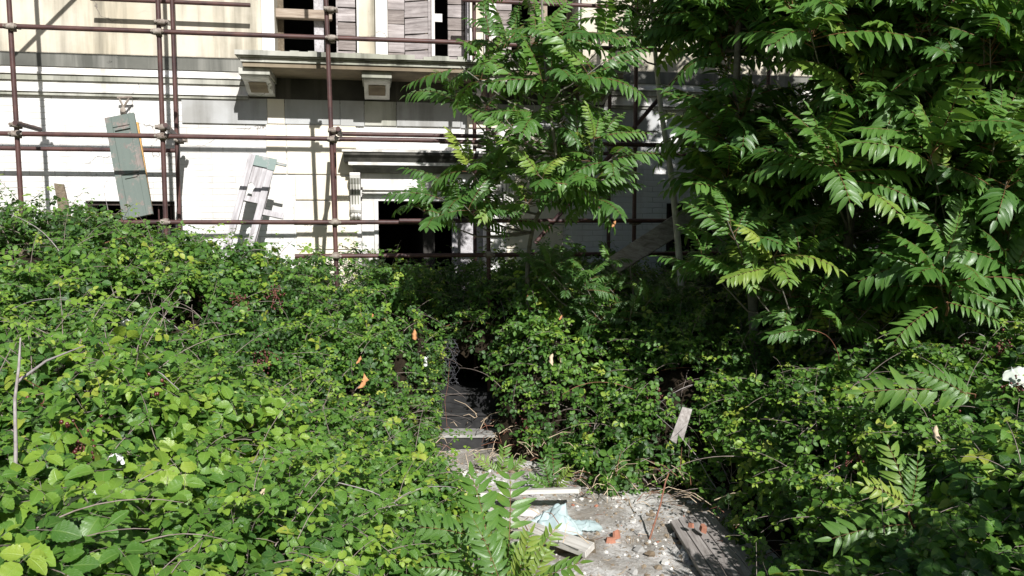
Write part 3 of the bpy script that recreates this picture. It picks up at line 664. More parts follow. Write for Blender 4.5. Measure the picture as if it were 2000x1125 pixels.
def scatter_mesh(name, protos, pid, Rm, T, tint, mats, parent=None):
    Vs, Ts, UVs, Ms, Tn = [], [], [], [], []; n = 0
    for k, (v, t, uv, mi) in enumerate(protos):
        sel = np.where(pid == k)[0]
        if not len(sel): continue
        vv = np.einsum('nij,vj->nvi', Rm[sel], v) + T[sel][:, None, :]
        Vs.append(vv.reshape(-1, 3)); c = len(sel)
        Ts.append((t[None] + (np.arange(c) * len(v))[:, None, None] + n).reshape(-1, 3)); n += c * len(v)
        UVs.append(np.tile(uv, (c, 1))); Ms.append(np.tile(mi, c)); Tn.append(np.repeat(tint[sel], len(v)))
    V = np.concatenate(Vs); Tr = np.concatenate(Ts); UV = np.concatenate(UVs); Mi = np.concatenate(Ms); Tn = np.concatenate(Tn)
    me = bpy.data.meshes.new(name); me.vertices.add(len(V)); me.vertices.foreach_set('co', V.astype(np.float32).ravel())
    me.loops.add(Tr.size); me.loops.foreach_set('vertex_index', Tr.astype(np.int32).ravel())
    me.polygons.add(len(Tr)); me.polygons.foreach_set('loop_start', (np.arange(len(Tr)) * 3).astype(np.int32))
    me.polygons.foreach_set('material_index', Mi.astype(np.int32)); me.polygons.foreach_set('use_smooth', np.ones(len(Tr), bool))
    ly = me.uv_layers.new(name='leaf'); ly.data.foreach_set('uv', UV[Tr.ravel()].astype(np.float32).ravel())
    at = me.attributes.new('tint', 'FLOAT', 'POINT'); at.data.foreach_set('value', Tn.astype(np.float32))
    for m in mats: me.materials.append(m)
    me.update(calc_edges=True)
    o = bpy.data.objects.new(name, me); return link(o, parent)
def frames(Z, Yd, scale):                                   # rotation matrices with z along Z, y near Yd
    Z = Z / np.linalg.norm(Z, axis=1, keepdims=True)
    Y = Yd - Z * np.sum(Yd * Z, 1, keepdims=True); Y /= np.linalg.norm(Y, axis=1, keepdims=True) + 1e-9
    X = np.cross(Y, Z); return np.stack([X, Y, Z], 2) * scale[:, None, None]

# ------------------------------------------------------------------ the bramble heightfield
CTRL = [(0, 405, 7.0), (100, 430, 7.3), (180, 462, 7.6), (250, 450, 7.9), (330, 462, 8.0), (380, 480, 7.9), (450, 500, 7.9), (560, 495, 7.9), (640, 545, 8.0), (760, 540, 8.1), (860, 555, 8.2), (-200, 400, 6.8),
    (0, 560, 5.6), (200, 580, 5.7), (400, 620, 6.2), (550, 640, 7.0), (650, 690, 7.2), (600, 790, 6.3), (760, 700, 7.6), (750, 820, 6.6), (830, 760, 7.6), (-200, 560, 5.5),
    (0, 745, 3.9), (200, 745, 4.1), (400, 735, 4.5), (600, 805, 5.0), (780, 905, 5.6), (835, 900, 6.3), (0, 930, 2.9), (300, 930, 3.1), (550, 950, 3.6), (720, 1000, 4.2), (-100, 1125, 2.2), (0, 1125, 2.3), (300, 1125, 2.35), (600, 1125, 2.8), (800, 1190, 3.8), (900, 1180, 4.4), (300, 1400, 1.6), (700, 1400, 2.4), (-300, 1300, 1.5),
    (940, 555, 8.15), (1000, 535, 8.2), (1100, 560, 8.1), (1200, 600, 7.9), (1000, 700, 7.85), (1130, 760, 7.6), (1230, 760, 7.3), (1330, 690, 7.2), (1420, 705, 6.9), (1550, 700, 6.9), (1700, 680, 6.9), (1840, 655, 6.8), (1960, 680, 5.8), (2200, 660, 5.5),
    (1300, 850, 6.9), (1430, 830, 6.2), (1500, 900, 5.7), (1600, 850, 5.5), (1800, 850, 4.7), (1980, 850, 4.1), (1560, 1020, 5.0), (1700, 1090, 4.0), (1900, 1125, 3.3), (2000, 1000, 3.3), (2200, 1100, 3.0), (1750, 1400, 2.9), (2100, 1400, 2.2)]
WPTS = [(0, 3.4, .4), (.2, 4.2, .2), (-1.5, 5.8, .72), (-2.2, 5.5, .98), (-1.0, 6.4, .6), (-3.0, 5.1, 1.3)] + [(x, 8.9, 1.85) for x in (-5, -4, -3, -2, -1, 0, 1, 2, 3)] + [(4.5, 8.8, 1.3), (6, 8.5, 1.2), (5.5, 6, 1.3), (1.6, 8.6, 1.5), (-6.5, 8.4, 2.2), (-6.5, 5, 1.7), (-4, 1.5, 1.1), (0, 2.0, .7), (2.5, 1.8, .7), (5, 2.5, 1.1)]
pts = np.array([list(atY(*c)) for c in CTRL] + [list(p) for p in WPTS])
D2 = np.linalg.norm(pts[:, None, :2] - pts[None, :, :2], axis=2) + np.eye(len(pts)) * .05
wts = np.linalg.solve(np.block([[D2, np.ones((len(pts), 1))], [np.ones((1, len(pts))), np.zeros((1, 1))]]), np.append(pts[:, 2], 0))
PA = np.array(PATH)
def poly_dist(X, Y, poly):                                  # signed distance: negative inside
    P = np.stack([X, Y], -1); d = np.full(X.shape, 1e9); ins = np.zeros(X.shape, bool); n = len(poly)
    for i in range(n):
        a, b = poly[i], poly[(i + 1) % n]; ab = b - a; t = np.clip(((P - a) @ ab) / (ab @ ab), 0, 1); q = a + t[..., None] * ab
        d = np.minimum(d, np.linalg.norm(P - q, axis=-1))
        c = ((a[1] > Y) != (b[1] > Y)) & (X < (b[0] - a[0]) * (Y - a[1]) / (b[1] - a[1] + 1e-12) + a[0]); ins ^= c
    return np.where(ins, -d, d)
GX0, GX1, GY0, GY1, GS = -6.4, 6.6, 1.0, 10.9, .05
gx = np.arange(GX0, GX1, GS); gy = np.arange(GY0, GY1, GS); XX, YY = np.meshgrid(gx, gy)
HH = wts[-1] + sum(wts[i] * np.sqrt((XX - pts[i, 0]) ** 2 + (YY - pts[i, 1]) ** 2 + .02) for i in range(len(pts)))
NZ = np.array([[noise.fractal((x * 1.1, y * 1.1, 1.7), 1, 2, 4) for x in gx] for y in gy])
NZ2 = np.array([[noise.noise((x * 4.2, y * 4.2, 9.1)) for x in gx] for y in gy])
PD = poly_dist(XX, YY, PA)
rise = np.clip((PD - .02) / .38, 0, 1) ** .55
RID = np.array([[abs(noise.noise((x * 1.5, y * 1.9, 4.4))) for x in gx] for y in gy])
HH = (HH + .24 * NZ + .26 * NZ2 - .5 * np.clip(.17 - RID, 0, 1) / .17 * np.clip((YY - 1.8) / 2, 0, 1))
# nobody stands in leaves: clear round the photographer
rc = np.sqrt(XX ** 2 + YY ** 2); rise = rise * np.clip((rc - 1.3) / .5, 0, 1)
HH = HH - .25 * np.clip(YY - 9, 0, 1) * (XX < 2)
rise = rise * (YY < Y0 + .165 * XX - .12)
HH = np.maximum(HH * rise, -.05)
HV = np.stack([XX, YY, HH], -1)
MOUTH = np.array([(862, 915), (958, 915), (966, 800), (948, 730), (904, 664), (886, 660), (878, 710), (866, 770)], float)
def in_mouth(P, ylo=7.3, yhi=9.0, grow=0):
    px, py = project(P); d = poly_dist(px, py, MOUTH); return (d < grow) & (P[..., 1] > ylo) & (P[..., 1] < yhi)
# surface samples
a = HV[:-1, :-1]; b = HV[:-1, 1:]; c = HV[1:, :-1]; d = HV[1:, 1:]
nrm = np.cross(d - a, c - b); ar = np.linalg.norm(nrm, axis=-1) / 2; nu = nrm / (2 * ar[..., None] + 1e-9)
cen = (a + b + c + d) / 4; okc = (cen[..., 2] > .10) & (rise[:-1, :-1] > .05)
# keep leaves to what a viewer near the camera may see
cx_ = np.abs(cen[..., 0]) < .80 * cen[..., 1] + .7
wgt = ar * okc * cx_
NYL = np.clip(6.0 / np.maximum(cen[..., 1], 2.0), .8, 1.6)
wgt = wgt * NYL
def sample(N, side):
    sel = cen[..., 0] < np.interp(cen[..., 1], [1, 5.4, 6.6, 8.0, 9.5], [.5, .6, .2, -.46, -.5])
    ww_ = (wgt * (sel if side == 'L' else ~sel)).ravel(); tot = ww_.sum(); N = int(N * tot)
    i = rng.choice(ww_.size, N, p=ww_ / tot); f = rng.random((N, 2))
    A, B, C, Dd = (q.reshape(-1, 3)[i] for q in (a, b, c, d)); u, v = f[:, :1], f[:, 1:]
    return A * (1 - u) * (1 - v) + B * u * (1 - v) + C * (1 - u) * v + Dd * u * v, nu.reshape(-1, 3)[i]
def nz3(P, s, o=0): return np.array([noise.noise((p[0] * s + o, p[1] * s, p[2] * s)) for p in P])
BERRY = MB(); 
def thicket(side, name, label, dens):
    P, N = sample(dens, side); n = len(P)
    depth = rng.random(n) ** 1.3 * .42 - .10
    P = P - N * depth[:, None] + rng.normal(0, .03, (n, 3))
    Z = N * .75 + np.array((.15, -.35, .75)) * 1.0 + rng.normal(0, .60, (n, 3))
    Yd = rng.normal(0, 1, (n, 3)) + np.array((0, -.35, -.35)); near = P[:, 1]
    patch = nz3(P, .9, 5); patch2 = nz3(P, 3.0, 50)
    size = rng.uniform(.040, .078, n) * (1 + .3 * patch) ; size *= np.interp(near, [2, 3.2, 5, 8], [1.12, 1.15, 1.0, .84])
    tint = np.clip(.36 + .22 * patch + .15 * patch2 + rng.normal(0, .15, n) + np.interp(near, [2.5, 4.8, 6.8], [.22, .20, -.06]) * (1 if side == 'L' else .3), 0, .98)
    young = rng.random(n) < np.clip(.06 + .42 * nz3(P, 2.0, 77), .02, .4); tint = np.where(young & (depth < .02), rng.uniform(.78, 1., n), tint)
    # sprays: arching shoots that stand out of the surface
    P2, N2 = sample(dens * .045, side); cm = MB(); SP_, SN, SY, SS, ST_ = [], [], [], [], []
    for p, nn_ in zip(P2, N2):
        if in_mouth(p[None], 6.8, 9.2, 14)[0]: continue
        L_ = random.uniform(.18, .62) * (1.0 if p[1] > 3.2 else .8); dr = Vector(nn_) * .9 + Vector((random.gauss(0, .6), random.gauss(-.1, .6), random.uniform(.2, .9))); dr.normalize()
        pos = Vector(p) - dr * .1; line = [pos.copy()]; k = 9; yg = random.random() < .45
        for j in range(k):
            dr = (dr + Vector((random.gauss(0, .06), random.gauss(0, .06), -.11))).normalized(); pos = pos + dr * (L_ / k); line.append(pos.copy())
            t = j / k; s = .062 * (1.05 - .62 * t) * random.uniform(.85, 1.15) * np.interp(p[1], [2, 5, 8], [1.05, .95, .85]); sidev = dr.cross(Vector((0, 0, 1))) * (1 if j % 2 else -1)
            SY.append(tuple(sidev * .8 + dr * .6)); lf = pos + (sidev * .8 + dr * .5).normalized() * s * .8; SP_.append(tuple(lf)); SN.append((random.gauss(0, .25), random.gauss(-.3, .25), 1)); SS.append(s)
            ST_.append(min(1, (.40 + .5 * t if yg else .34 + .22 * t) + random.gauss(0, .05)))
        cm.tube(line, [.0035 * (1 - .7 * i / k) for i in range(k + 1)], 4, 0, False)
    # a few long bare grey or red canes
    P3, N3 = sample(dens * .0016, side)
    for p, nn_ in zip(P3, N3):
        if p[1] < 3.6 or in_mouth(p[None], 6.8, 9.2, 40)[0]: continue
        dr = Vector((random.gauss(0, 1), random.gauss(0, .7), random.uniform(.1, .9))).normalized(); pos = Vector(p) - Vector((0, 0, .12)); line = [pos.copy()]
        for j in range(12): dr = (dr + Vector((random.gauss(0, .08), random.gauss(0, .08), -.09))).normalized(); pos = pos + dr * .07; line.append(pos.copy())
        cm.tube(line, [random.choice([.003, .0045]) * (1 - .5 * i / 12) for i in range(13)], 5, random.choice([0, 1, 1, 2]), False)
    P = np.concatenate([P, np.array(SP_)]); Z = np.concatenate([Z, np.array(SN)]); Yd = np.concatenate([Yd, np.array(SY)]); size = np.concatenate([size, SS]); tint = np.concatenate([tint, ST_])
    hol = nz3(P, 2.6, 21) + .5 * nz3(P, 6.0, 31); keep = rng.random(len(P)) < np.clip(1.0 + 3.4 * (hol + .04), .05, 1)
    keep &= ~in_mouth(P, grow=2 if side == 'L' else 6)
    # leaf must not hide the cleared path
    pdp = poly_dist(P[:, 0], P[:, 1], PA); keep &= (pdp > -.06) | (P[:, 2] > 1.3)
    keep &= P[:, 2] > .03
    P, Z, Yd, size, tint = P[keep], Z[keep], Yd[keep], size[keep], tint[keep]
    Rm = frames(Z, Yd, size); hi = P[:, 1] < 4.4
    pid = rng.integers(0, 7, len(P)) + np.where(hi, 7, 0)
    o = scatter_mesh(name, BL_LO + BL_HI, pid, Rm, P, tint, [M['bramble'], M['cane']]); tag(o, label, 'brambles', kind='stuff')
    co = cm.build('canes', [M['cane'], M['greycane'], M['redcane']], o)
    return o
SPL = lambda X, Y: X < np.interp(Y, [1, 5.4, 6.6, 8.0, 9.5], [.5, .6, .2, -.46, -.5])
TL = thicket('L', 'bramble_thicket', 'sunlit bramble thicket filling the left side up to the path', 700)
TRt = thicket('R', 'bramble_thicket', 'bramble thicket right of the path running under the trees', 700)
# near-black sheet under the leaves: paints the thickets' inner shade, doubles as dead stems
def shade_liner(side, parent):
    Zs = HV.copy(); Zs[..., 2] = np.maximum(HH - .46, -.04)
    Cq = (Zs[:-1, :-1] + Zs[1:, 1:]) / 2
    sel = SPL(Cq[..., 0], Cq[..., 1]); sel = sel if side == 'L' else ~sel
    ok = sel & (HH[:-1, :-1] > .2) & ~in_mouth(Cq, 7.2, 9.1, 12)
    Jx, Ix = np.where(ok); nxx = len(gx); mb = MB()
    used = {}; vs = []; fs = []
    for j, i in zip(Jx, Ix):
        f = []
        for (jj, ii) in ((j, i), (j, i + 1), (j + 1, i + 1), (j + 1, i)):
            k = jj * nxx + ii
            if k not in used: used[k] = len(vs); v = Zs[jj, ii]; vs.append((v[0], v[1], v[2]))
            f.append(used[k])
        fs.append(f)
    mb.add(vs, fs, 0, True); mb.build('shade_sheet', M['shade_liner'], parent)
shade_liner('L', TL); shade_liner('R', TRt)
# dead twigs low at the path's edges
tw = MB()
for k in range(260):
    i = random.randrange(len(PATH)); a_, b_ = Vector(PATH[i]), Vector(PATH[(i + 1) % len(PATH)])
    if a_.y < 4.3 or b_.y < 4.3: continue
    p = a_.lerp(b_, random.random()); z = random.uniform(.02, .35); p = Vector((p.x + random.gauss(0, .08), p.y + random.gauss(0, .08), z)); d_ = Vector((random.gauss(0, 1), random.gauss(0, 1), random.gauss(.1, .5))).normalized(); l_ = random.uniform(.08, .3)
    q = p + d_ * l_; q.z = max(q.z, .02); tw.tube([p, (p + q) / 2 + Vector((0, 0, .03)), q], [.004, .003, .002], 4, random.choice([0, 0, 1]), False)
for k in range(700):
    x, y = random.uniform(-.9, 2.1), random.uniform(4.5, 8.05)
    if poly_dist(np.array([x]), np.array([y]), PA)[0] > .05 or noise.noise((x * 2.3, y * 2.3, 8)) < -.05: continue
    a_ = random.uniform(0, 3.14); l_ = random.uniform(.03, .12); p = Vector((x, y, path_h(x, y) + .024)); q = p + Vector((math.cos(a_) * l_, math.sin(a_) * l_, random.uniform(0, .012)))
    tw.tube([p, q], [.0022, .0015], 3, random.choice([0, 0, 1]), False)
tag(tw.build('dead_twigs', [M['palebeige'], M['redcane']]), 'dry bramble twigs lying along the edges of the path', 'twigs', kind='stuff')
# berries
def berries(parent, spots):
    mb = MB()
    for (x, y, Y, n, sp) in spots:
        c = atY(x, y, Y)
        for k in range(n):
            p = c + Vector((random.gauss(0, sp), random.gauss(0, sp * .6), random.gauss(0, sp * 1.2))); r_ = random.uniform(.006, .010)
            mb.tube([p - Vector((0, 0, r_)), p - Vector((0, 0, r_ * .3)), p + Vector((0, 0, r_ * .5)), p + Vector((0, 0, r_))], [r_ * .3, r_ * .95, r_ * .9, r_ * .3], 6)
            if k % 3 == 0: mb.tube([p, c + Vector((0, .05, .06))], .0018, 3, 1, False)
    mb.build('berries', [M['berry'], M['redcane']], parent)
def surf_Y(px, py, lift=.05):                               # where the view ray meets the thicket
    d = ray(px, py)
    for k in range(20, 900):
        p = Vector((0, 0, EYE)) + d * (k * .01); i = int((p.x - GX0) / GS); j = int((p.y - GY0) / GS)
        if 0 <= i < len(gx) and 0 <= j < len(gy) and HH[j, i] > .05 and p.z < HH[j, i] + lift: return p.y
    return 8.0
berries(TL, [(x, y, surf_Y(x, y), n, .045) for x, y, n in ((515, 700, 60), (535, 580, 50), (470, 597, 35), (150, 890, 60), (80, 795, 14), (290, 770, 12), (640, 640, 25))])
berries(TRt, [(x, y, surf_Y(x, y), n, .045) for x, y, n in ((1030, 835, 30), (1045, 580, 25), (1145, 830, 18), (1280, 770, 40), (1680, 910, 40), (1960, 690, 50), (1900, 680, 30), (1990, 770, 40), (1830, 850, 18))])

# ------------------------------------------------------------------ dry leaves caught on the brambles
def dry_leaf(p, L_, ang, mat, label, group=None, name='dry_leaf'):
    v, t, uv = leaflet([(0, 0), (.2, .6), (.35, 1), (.5, .7), (.7, .95), (.85, .5), (1, 0)], .20, 1.1, .6, .08); mb = MB()
    mb.add([tuple(Vector(x) * L_) for x in v], [tuple(x) for x in t], 0, True)
    o = mb.build(name, mat); o.location = p; o.rotation_euler = (R(-100 + random.uniform(-15, 15)), ang, random.uniform(-.4, .4)); s_ = o.modifiers.new('solid', 'SOLIDIFY'); s_.thickness = .002
    tag(o, label, 'dry leaf', group)
DL = [(751, 617, .10, .2, 'dry', 'orange dry leaf hanging highest, left of the dark gap in the brambles'), (727, 612, .05, -.3, 'dry', 'small orange dry leaf just left of the highest hanging one'),
      (810, 642, .15, .1, 'dry', 'large orange dry leaf hanging nearest the dark gap on its left'), (705, 695, .08, .4, 'dry', 'small curled orange dry leaf above the long low one'),
      (711, 728, .17, -.15, 'dry', 'long orange dry leaf hanging lowest left of the gap'), (1163, 612, .08, .1, 'dry', 'orange dry leaf high in the brambles right of the gap'),
      (1098, 615, .07, .5, 'dry', 'orange dry leaf in the brambles above the beige dry cluster'), (1030, 575, .06, 0, 'dry', 'small orange dry leaf near the top of the thicket right of the gap'),
      (1080, 690, .13, .3, 'palebeige', 'large beige dry leaf in the brambles right of the gap'), (1092, 695, .09, -.5, 'palebeige', 'smaller beige dry leaf touching the large beige one'),
      (1829, 830, .10, .1, 'palebeige', 'beige dry leaf standing in the brambles at far right'), (1203, 430, .09, .5, 'dry', 'orange dry leaf in the dark foliage below the middle tree')]
for x, y, l_, an, mt, lb in DL:
    Y = surf_Y(x, y, .16) - .05 if y > 500 else 7.6
    dry_leaf(atY(x, y, Y + .03), l_ * .95, an, M[mt], lb)

# ------------------------------------------------------------------ trees of heaven
def tree(name, label, trunk, tips, nf=(9, 13), fl=(.46, .72), r0=.035, extra_lines=(), tintb=.52, group=None, forks=None, bark='bark'):
    base = Vector(trunk[0]); E = empty(name, base); tag(E, label, 'tree', group); off = -base
    tb = MB(); tr_pts = [Vector(p) for p in trunk]
    # smooth the trunk line
    fine = []
    for i in range(len(tr_pts) - 1):
        p0, p1, p2, p3 = tr_pts[max(i - 1, 0)], tr_pts[i], tr_pts[i + 1], tr_pts[min(i + 2, len(tr_pts) - 1)]
        for k in range(6):
            t = k / 6; fine.append(.5 * ((2 * p1) + (p2 - p0) * t + (2 * p0 - 5 * p1 + 4 * p2 - p3) * t * t + (3 * p1 - p0 - 3 * p2 + p3) * t ** 3))
    fine.append(tr_pts[-1]); m = len(fine)
    rads = [r0 * (1 - .72 * i / m) for i in range(m)]
    tb.tube([p + off for p in fine], rads, 10)
    T_, Z_, Y_, S_, C_ = [], [], [], [], []
    bb = MB()
    for (tip) in tips:
        tip = Vector(tip)
        best = min(range(m // 4, m), key=lambda i: (fine[i] - tip).length + 2.2 * max(0, fine[i].z - tip.z + .55 * (Vector(fine[i][:2]) - Vector(tip[:2])).length))
        s = fine[best]; L_ = (tip - s).length
        mid = s.lerp(tip, .5) + Vector((random.gauss(0, .05), random.gauss(0, .05), -.12 * L_)) * 1.0
        line = [s, s.lerp(mid, .5) + Vector((0, 0, -.02)), mid, mid.lerp(tip, .5) + Vector((random.gauss(0, .02), 0, -.02)), tip]
        bb.tube([p + off for p in line], [min(rads[best] * .6, .006 + .006 * L_), .007 + .003 * L_, .006 + .002 * L_, .0055, .004], 6, 0, False)
        ax = (tip - line[3]).normalized(); bt = min(1., max(0, tintb + random.gauss(0, .13)))
        n_ = random.randint(*nf)
        for k in range(n_):
            a_ = k * 2.4 + random.uniform(-.3, .3); el = R(random.uniform(-5, 60) if k < n_ * .7 else random.uniform(50, 80)); q = tip - ax * random.uniform(0, .28)
            dr = Vector((math.cos(a_) * math.cos(el), math.sin(a_) * math.cos(el), math.sin(el)))
            up = Vector((0, 0, 1)) - dr * dr.z; up = up + Vector((random.gauss(0, .2) + .15, random.gauss(0, .2) - .65, 0))
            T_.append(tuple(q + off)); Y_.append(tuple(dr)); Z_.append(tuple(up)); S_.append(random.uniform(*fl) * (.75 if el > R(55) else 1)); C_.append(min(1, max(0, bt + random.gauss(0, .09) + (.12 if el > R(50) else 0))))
    tb.build('trunk', M[bark], E); bb.build('branches', M['bark'], E)
    Y_ = np.array(Y_); Z_ = np.array(Z_); S_ = np.array(S_)
    Yn = Y_ / np.linalg.norm(Y_, axis=1, keepdims=True); Zo = Z_ - Yn * np.sum(Z_ * Yn, 1, keepdims=True)
    Rm = frames(Zo, Yn, S_)
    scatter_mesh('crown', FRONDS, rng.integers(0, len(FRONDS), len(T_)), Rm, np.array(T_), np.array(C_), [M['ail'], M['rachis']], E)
    return E
def tipsY(lst, Y, jy=.35): return [atY(x, y, Y + random.uniform(-jy, jy)) for x, y in lst]
# middle tree
mid_tips = tipsY([(950, 75), (1040, 70), (1120, 40), (1180, 75), (1010, 160), (930, 205), (985, 230), (1060, 150), (950, 300), (1005, 330), (900, 310), (860, 385), (905, 400), (815, 405), (880, 190), (900, 130), (930, 110), (1000, 60), (960, 395), (1010, 390), (930, 350), (1000, 110), (1000, -40), (1060, -120), (870, 350)], 7.3, .45)
mid_tips += tipsY([(1080, 130), (1150, 150), (1060, 210), (1120, 215), (1190, 250), (1050, 280), (1130, 310), (1180, 350), (1090, 340), (1150, 380), (1210, 300), (1110, 370), (1160, 270), (1050, 340), (1180, 120)], 6.95, .35)
mt = tree('tree_of_heaven', 'young bushy tree growing before the doorway, its pinnate leaves hiding the right of the balcony', [atY(1032, 620, 8.3), atY(1031, 510, 8.25), atY(1046, 430, 7.9), atY(1082, 370, 7.4), atY(1085, 300, 7.1), atY(1070, 180, 7.0), atY(1060, 40, 7.1), atY(1055, -90, 7.2)], mid_tips, r0=.026, nf=(6, 8), fl=(.38, .58), tintb=.5)
# slender pale trunk
sl_tips = tipsY([(1270, 10), (1215, 0), (1310, 20), (1235, 60), (1180, 20), (1290, -30), (1200, -60), (1330, -80), (1260, -150), (1150, -120), (1240, -250), (1340, -200)], 8.0, .4)
tree('tree_of_heaven', 'slender tree with one thin pale bare trunk standing right of the middle tree', [atY(1335, 640, 8.1), atY(1328, 520, 8.1), atY(1312, 350, 8.05), atY(1292, 220, 8.0), atY(1278, 80, 8.0), atY(1270, -60, 8.0), atY(1262, -260, 8.0)], sl_tips, r0=.04, nf=(6, 9), fl=(.3, .5), bark='palebark')
# right-hand group: tips spread over the picture region but in real depth
def region(n, x0, x1, y0, y1, Ya, Yb, avoid=()):
    out = []; tries = 0
    while len(out) < n and tries < 6000:
        tries += 1; x, y = random.uniform(x0, x1), random.uniform(y0, y1)
        if any(ax0 < x < ax1 and ay0 < y < ay1 for ax0, ay0, ax1, ay1 in avoid): continue
        out.append(atY(x, y, random.uniform(Ya, Yb)))
    return out
AV = [(1200, 360, 1500, 450), (1180, 50, 1400, 700), (1380, 50, 1640, 240), (1600, 330, 1830, 540), (1440, 230, 1560, 330), (1300, 420, 1440, 470)]
tree('tree_of_heaven', 'tree of heaven left in the right-hand group, reaching its leaves over the scaffold braces', [atY(1475, 700, 7.4), atY(1465, 500, 7.3), atY(1440, 300, 7.1), atY(1440, 100, 7.0), atY(1450, -200, 6.9), atY(1440, -500, 6.9)],
     region(44, 1330, 1560, -60, 420, 6.9, 7.7, AV) + tipsY([(1430, 110), (1440, 200), (1430, 260), (1440, 300), (1410, 340), (1450, 30), (1400, -10), (1520, 10)], 7.0, .2), r0=.05)
tree('tree_of_heaven', 'dense tree of heaven in the middle of the right-hand group with large hanging leaves', [atY(1660, 760, 7.5), atY(1655, 500, 7.3), atY(1680, 250, 7.0), atY(1690, 0, 6.9), atY(1700, -400, 6.8), atY(1700, -800, 6.8)],
     region(84, 1540, 1850, -100, 345, 5.8, 7.4, AV) + region(30, 1500, 1950, -700, -100, 5.8, 7.4), r0=.05)
tree('tree_of_heaven', 'tree of heaven at the right edge with a pale trunk foot above the brambles', [atY(1880, 740, 7.5), atY(1882, 600, 7.4), atY(1900, 350, 7.0), atY(1930, 100, 6.8), atY(1950, -300, 6.7), atY(1950, -800, 6.7)],
     region(92, 1800, 2080, -100, 580, 5.5, 7.2, AV) + region(24, 1850, 2300, -700, -100, 5.8, 7.2), r0=.055, tintb=.5)
tree('tree_of_heaven', 'low spreading tree of heaven whose leaves reach down over the brambles at right', [atY(1600, 760, 7.3), atY(1590, 650, 7.2), atY(1570, 560, 7.0), atY(1560, 500, 6.9)],
     tipsY([(1400, 485), (1460, 470), (1510, 500), (1560, 480), (1500, 450), (1370, 500), (1540, 540), (1600, 570), (1660, 580), (1720, 560), (1780, 580), (1840, 540), (1700, 600), (1640, 510), (1440, 520), (1590, 440), (1880, 575), (1480, 540), (1520, 580), (1760, 610), (1620, 620), (1680, 540), (1390, 450), (1800, 620), (1420, 430)], 6.5, .4), r0=.025, nf=(6, 9), fl=(.35, .52))
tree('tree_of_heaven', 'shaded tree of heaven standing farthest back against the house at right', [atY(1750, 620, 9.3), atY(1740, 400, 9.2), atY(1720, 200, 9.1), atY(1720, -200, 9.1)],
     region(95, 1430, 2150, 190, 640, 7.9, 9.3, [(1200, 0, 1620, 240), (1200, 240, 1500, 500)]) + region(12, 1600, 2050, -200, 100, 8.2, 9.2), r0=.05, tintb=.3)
sh_tips = region(26, 1130, 1420, 540, 620, 7.6, 8.6) 
tree('elder_bush', 'dark leafy bush in the shade at the foot of the slender pale trunk', [atY(1250, 700, 8.3), atY(1240, 600, 8.2), atY(1230, 520, 8.2)], sh_tips + region(12, 1040, 1200, 490, 540, 7.8, 8.6), r0=.02, nf=(5, 8), fl=(.2, .36), tintb=.3)

nr = [Vector((3.0 + random.uniform(-.6, .8), 1.7 + random.uniform(-.7, .6), random.uniform(1.6, 2.5))) for _ in range(9)]  # out-of-view tree, added to throw shade on the lower right corner
tree('tree_of_heaven', 'unseen young tree of heaven added beyond the right edge to shade the lower right corner', [(3.2, 1.7, 0), (3.15, 1.7, .8), (3.1, 1.7, 1.6), (3.0, 1.7, 2.3)], nr, r0=.03, nf=(6, 9), fl=(.4, .6))
# ------------------------------------------------------------------ seedlings of the same tree in front
def seedling(name, base, label, leaves, tintb=.6, group='young tree of heaven shoots'):
    base = Vector(base); E = empty(name, base); tag(E, label, 'shoot', group); st = MB()
    T_, Y_, Z_, S_, C_ = [], [], [], [], []; top = max((Vector(l[0]) for l in leaves), key=lambda p: p.z)
    st.tube([(0, 0, 0), (top - base) * .5 + Vector((.01, 0, 0)), top - base], [.009, .007, .005], 6)
    for (o, tip, up, ti) in leaves:
        o, tip = Vector(o), Vector(tip); d_ = tip - o
        T_.append(tuple(o - base)); Y_.append(tuple(d_.normalized())); Z_.append(up); S_.append(d_.length); C_.append(ti)
        if (o - top).length > .08:
            st.tube([top - base if False else Vector((0, 0, 0)).lerp(top - base, .6), o - base], [.004, .003], 5, 0, False)
    st.build('stem', M['redcane'], E)
    scatter_mesh('leaves', FR_HI, np.array([random.randrange(6) for _ in T_]), frames(np.array(Z_, float), np.array(Y_, float), np.array(S_)) if False else frames_y(np.array(Z_, float), np.array(Y_, float), np.array(S_)), np.array(T_), np.array(C_), [M['ail'], M['rachis']], E)
def frames_y(Z, Y, s):
    Y = Y / np.linalg.norm(Y, axis=1, keepdims=True); Z = Z - Y * np.sum(Z * Y, 1, keepdims=True); return frames(Z, Y, s)
def SY(*pts): return min(surf_Y(x, y, .10) for x, y in pts) - .12
def LF(x0, y0, Y0_, x1, y1, Y1_, up=(0, -1, .6), ti=.6): return (atY(x0, y0, Y0_), atY(x1, y1, Y1_), up, ti)
Q0 = max(2.9, min(3.6, SY((830, 1050), (880, 1090), (940, 1060))))
seedling('ailanthus_shoot', atY(960, 1150, Q0 + .2) - Vector((0, 0, .5)), 'tall shoot with two upright feathery leaves at the left edge of the path',
    [LF(962, 1130, Q0 + 0.00, 945, 925, Q0 + 0.10, (.1, -1, .5), .72), LF(988, 1125, Q0 + 0.00, 1012, 915, Q0 + 0.15, (-.1, -1, .5), .75), LF(1010, 1130, Q0 + 0.00, 1085, 1040, Q0 + 0.00, (0, -.8, .8), .85), LF(1000, 1150, Q0 + -0.10, 1040, 1060, Q0 + -0.20, (0, -1, .6), .95), LF(980, 1150, Q0 + -0.30, 940, 1010, Q0 + -0.30, (.2, -1, .5), .6), LF(1030, 1160, Q0 + -0.30, 1060, 1085, Q0 + -0.40, (0, -1, .7), .9), LF(940, 1140, Q0 + 0.00, 900, 1080, Q0 + -0.20, (0, -1, .6), .6), LF(1020, 1150, Q0 + 0.00, 1110, 1100, Q0 + -0.20, (0, -.7, .9), .8)])
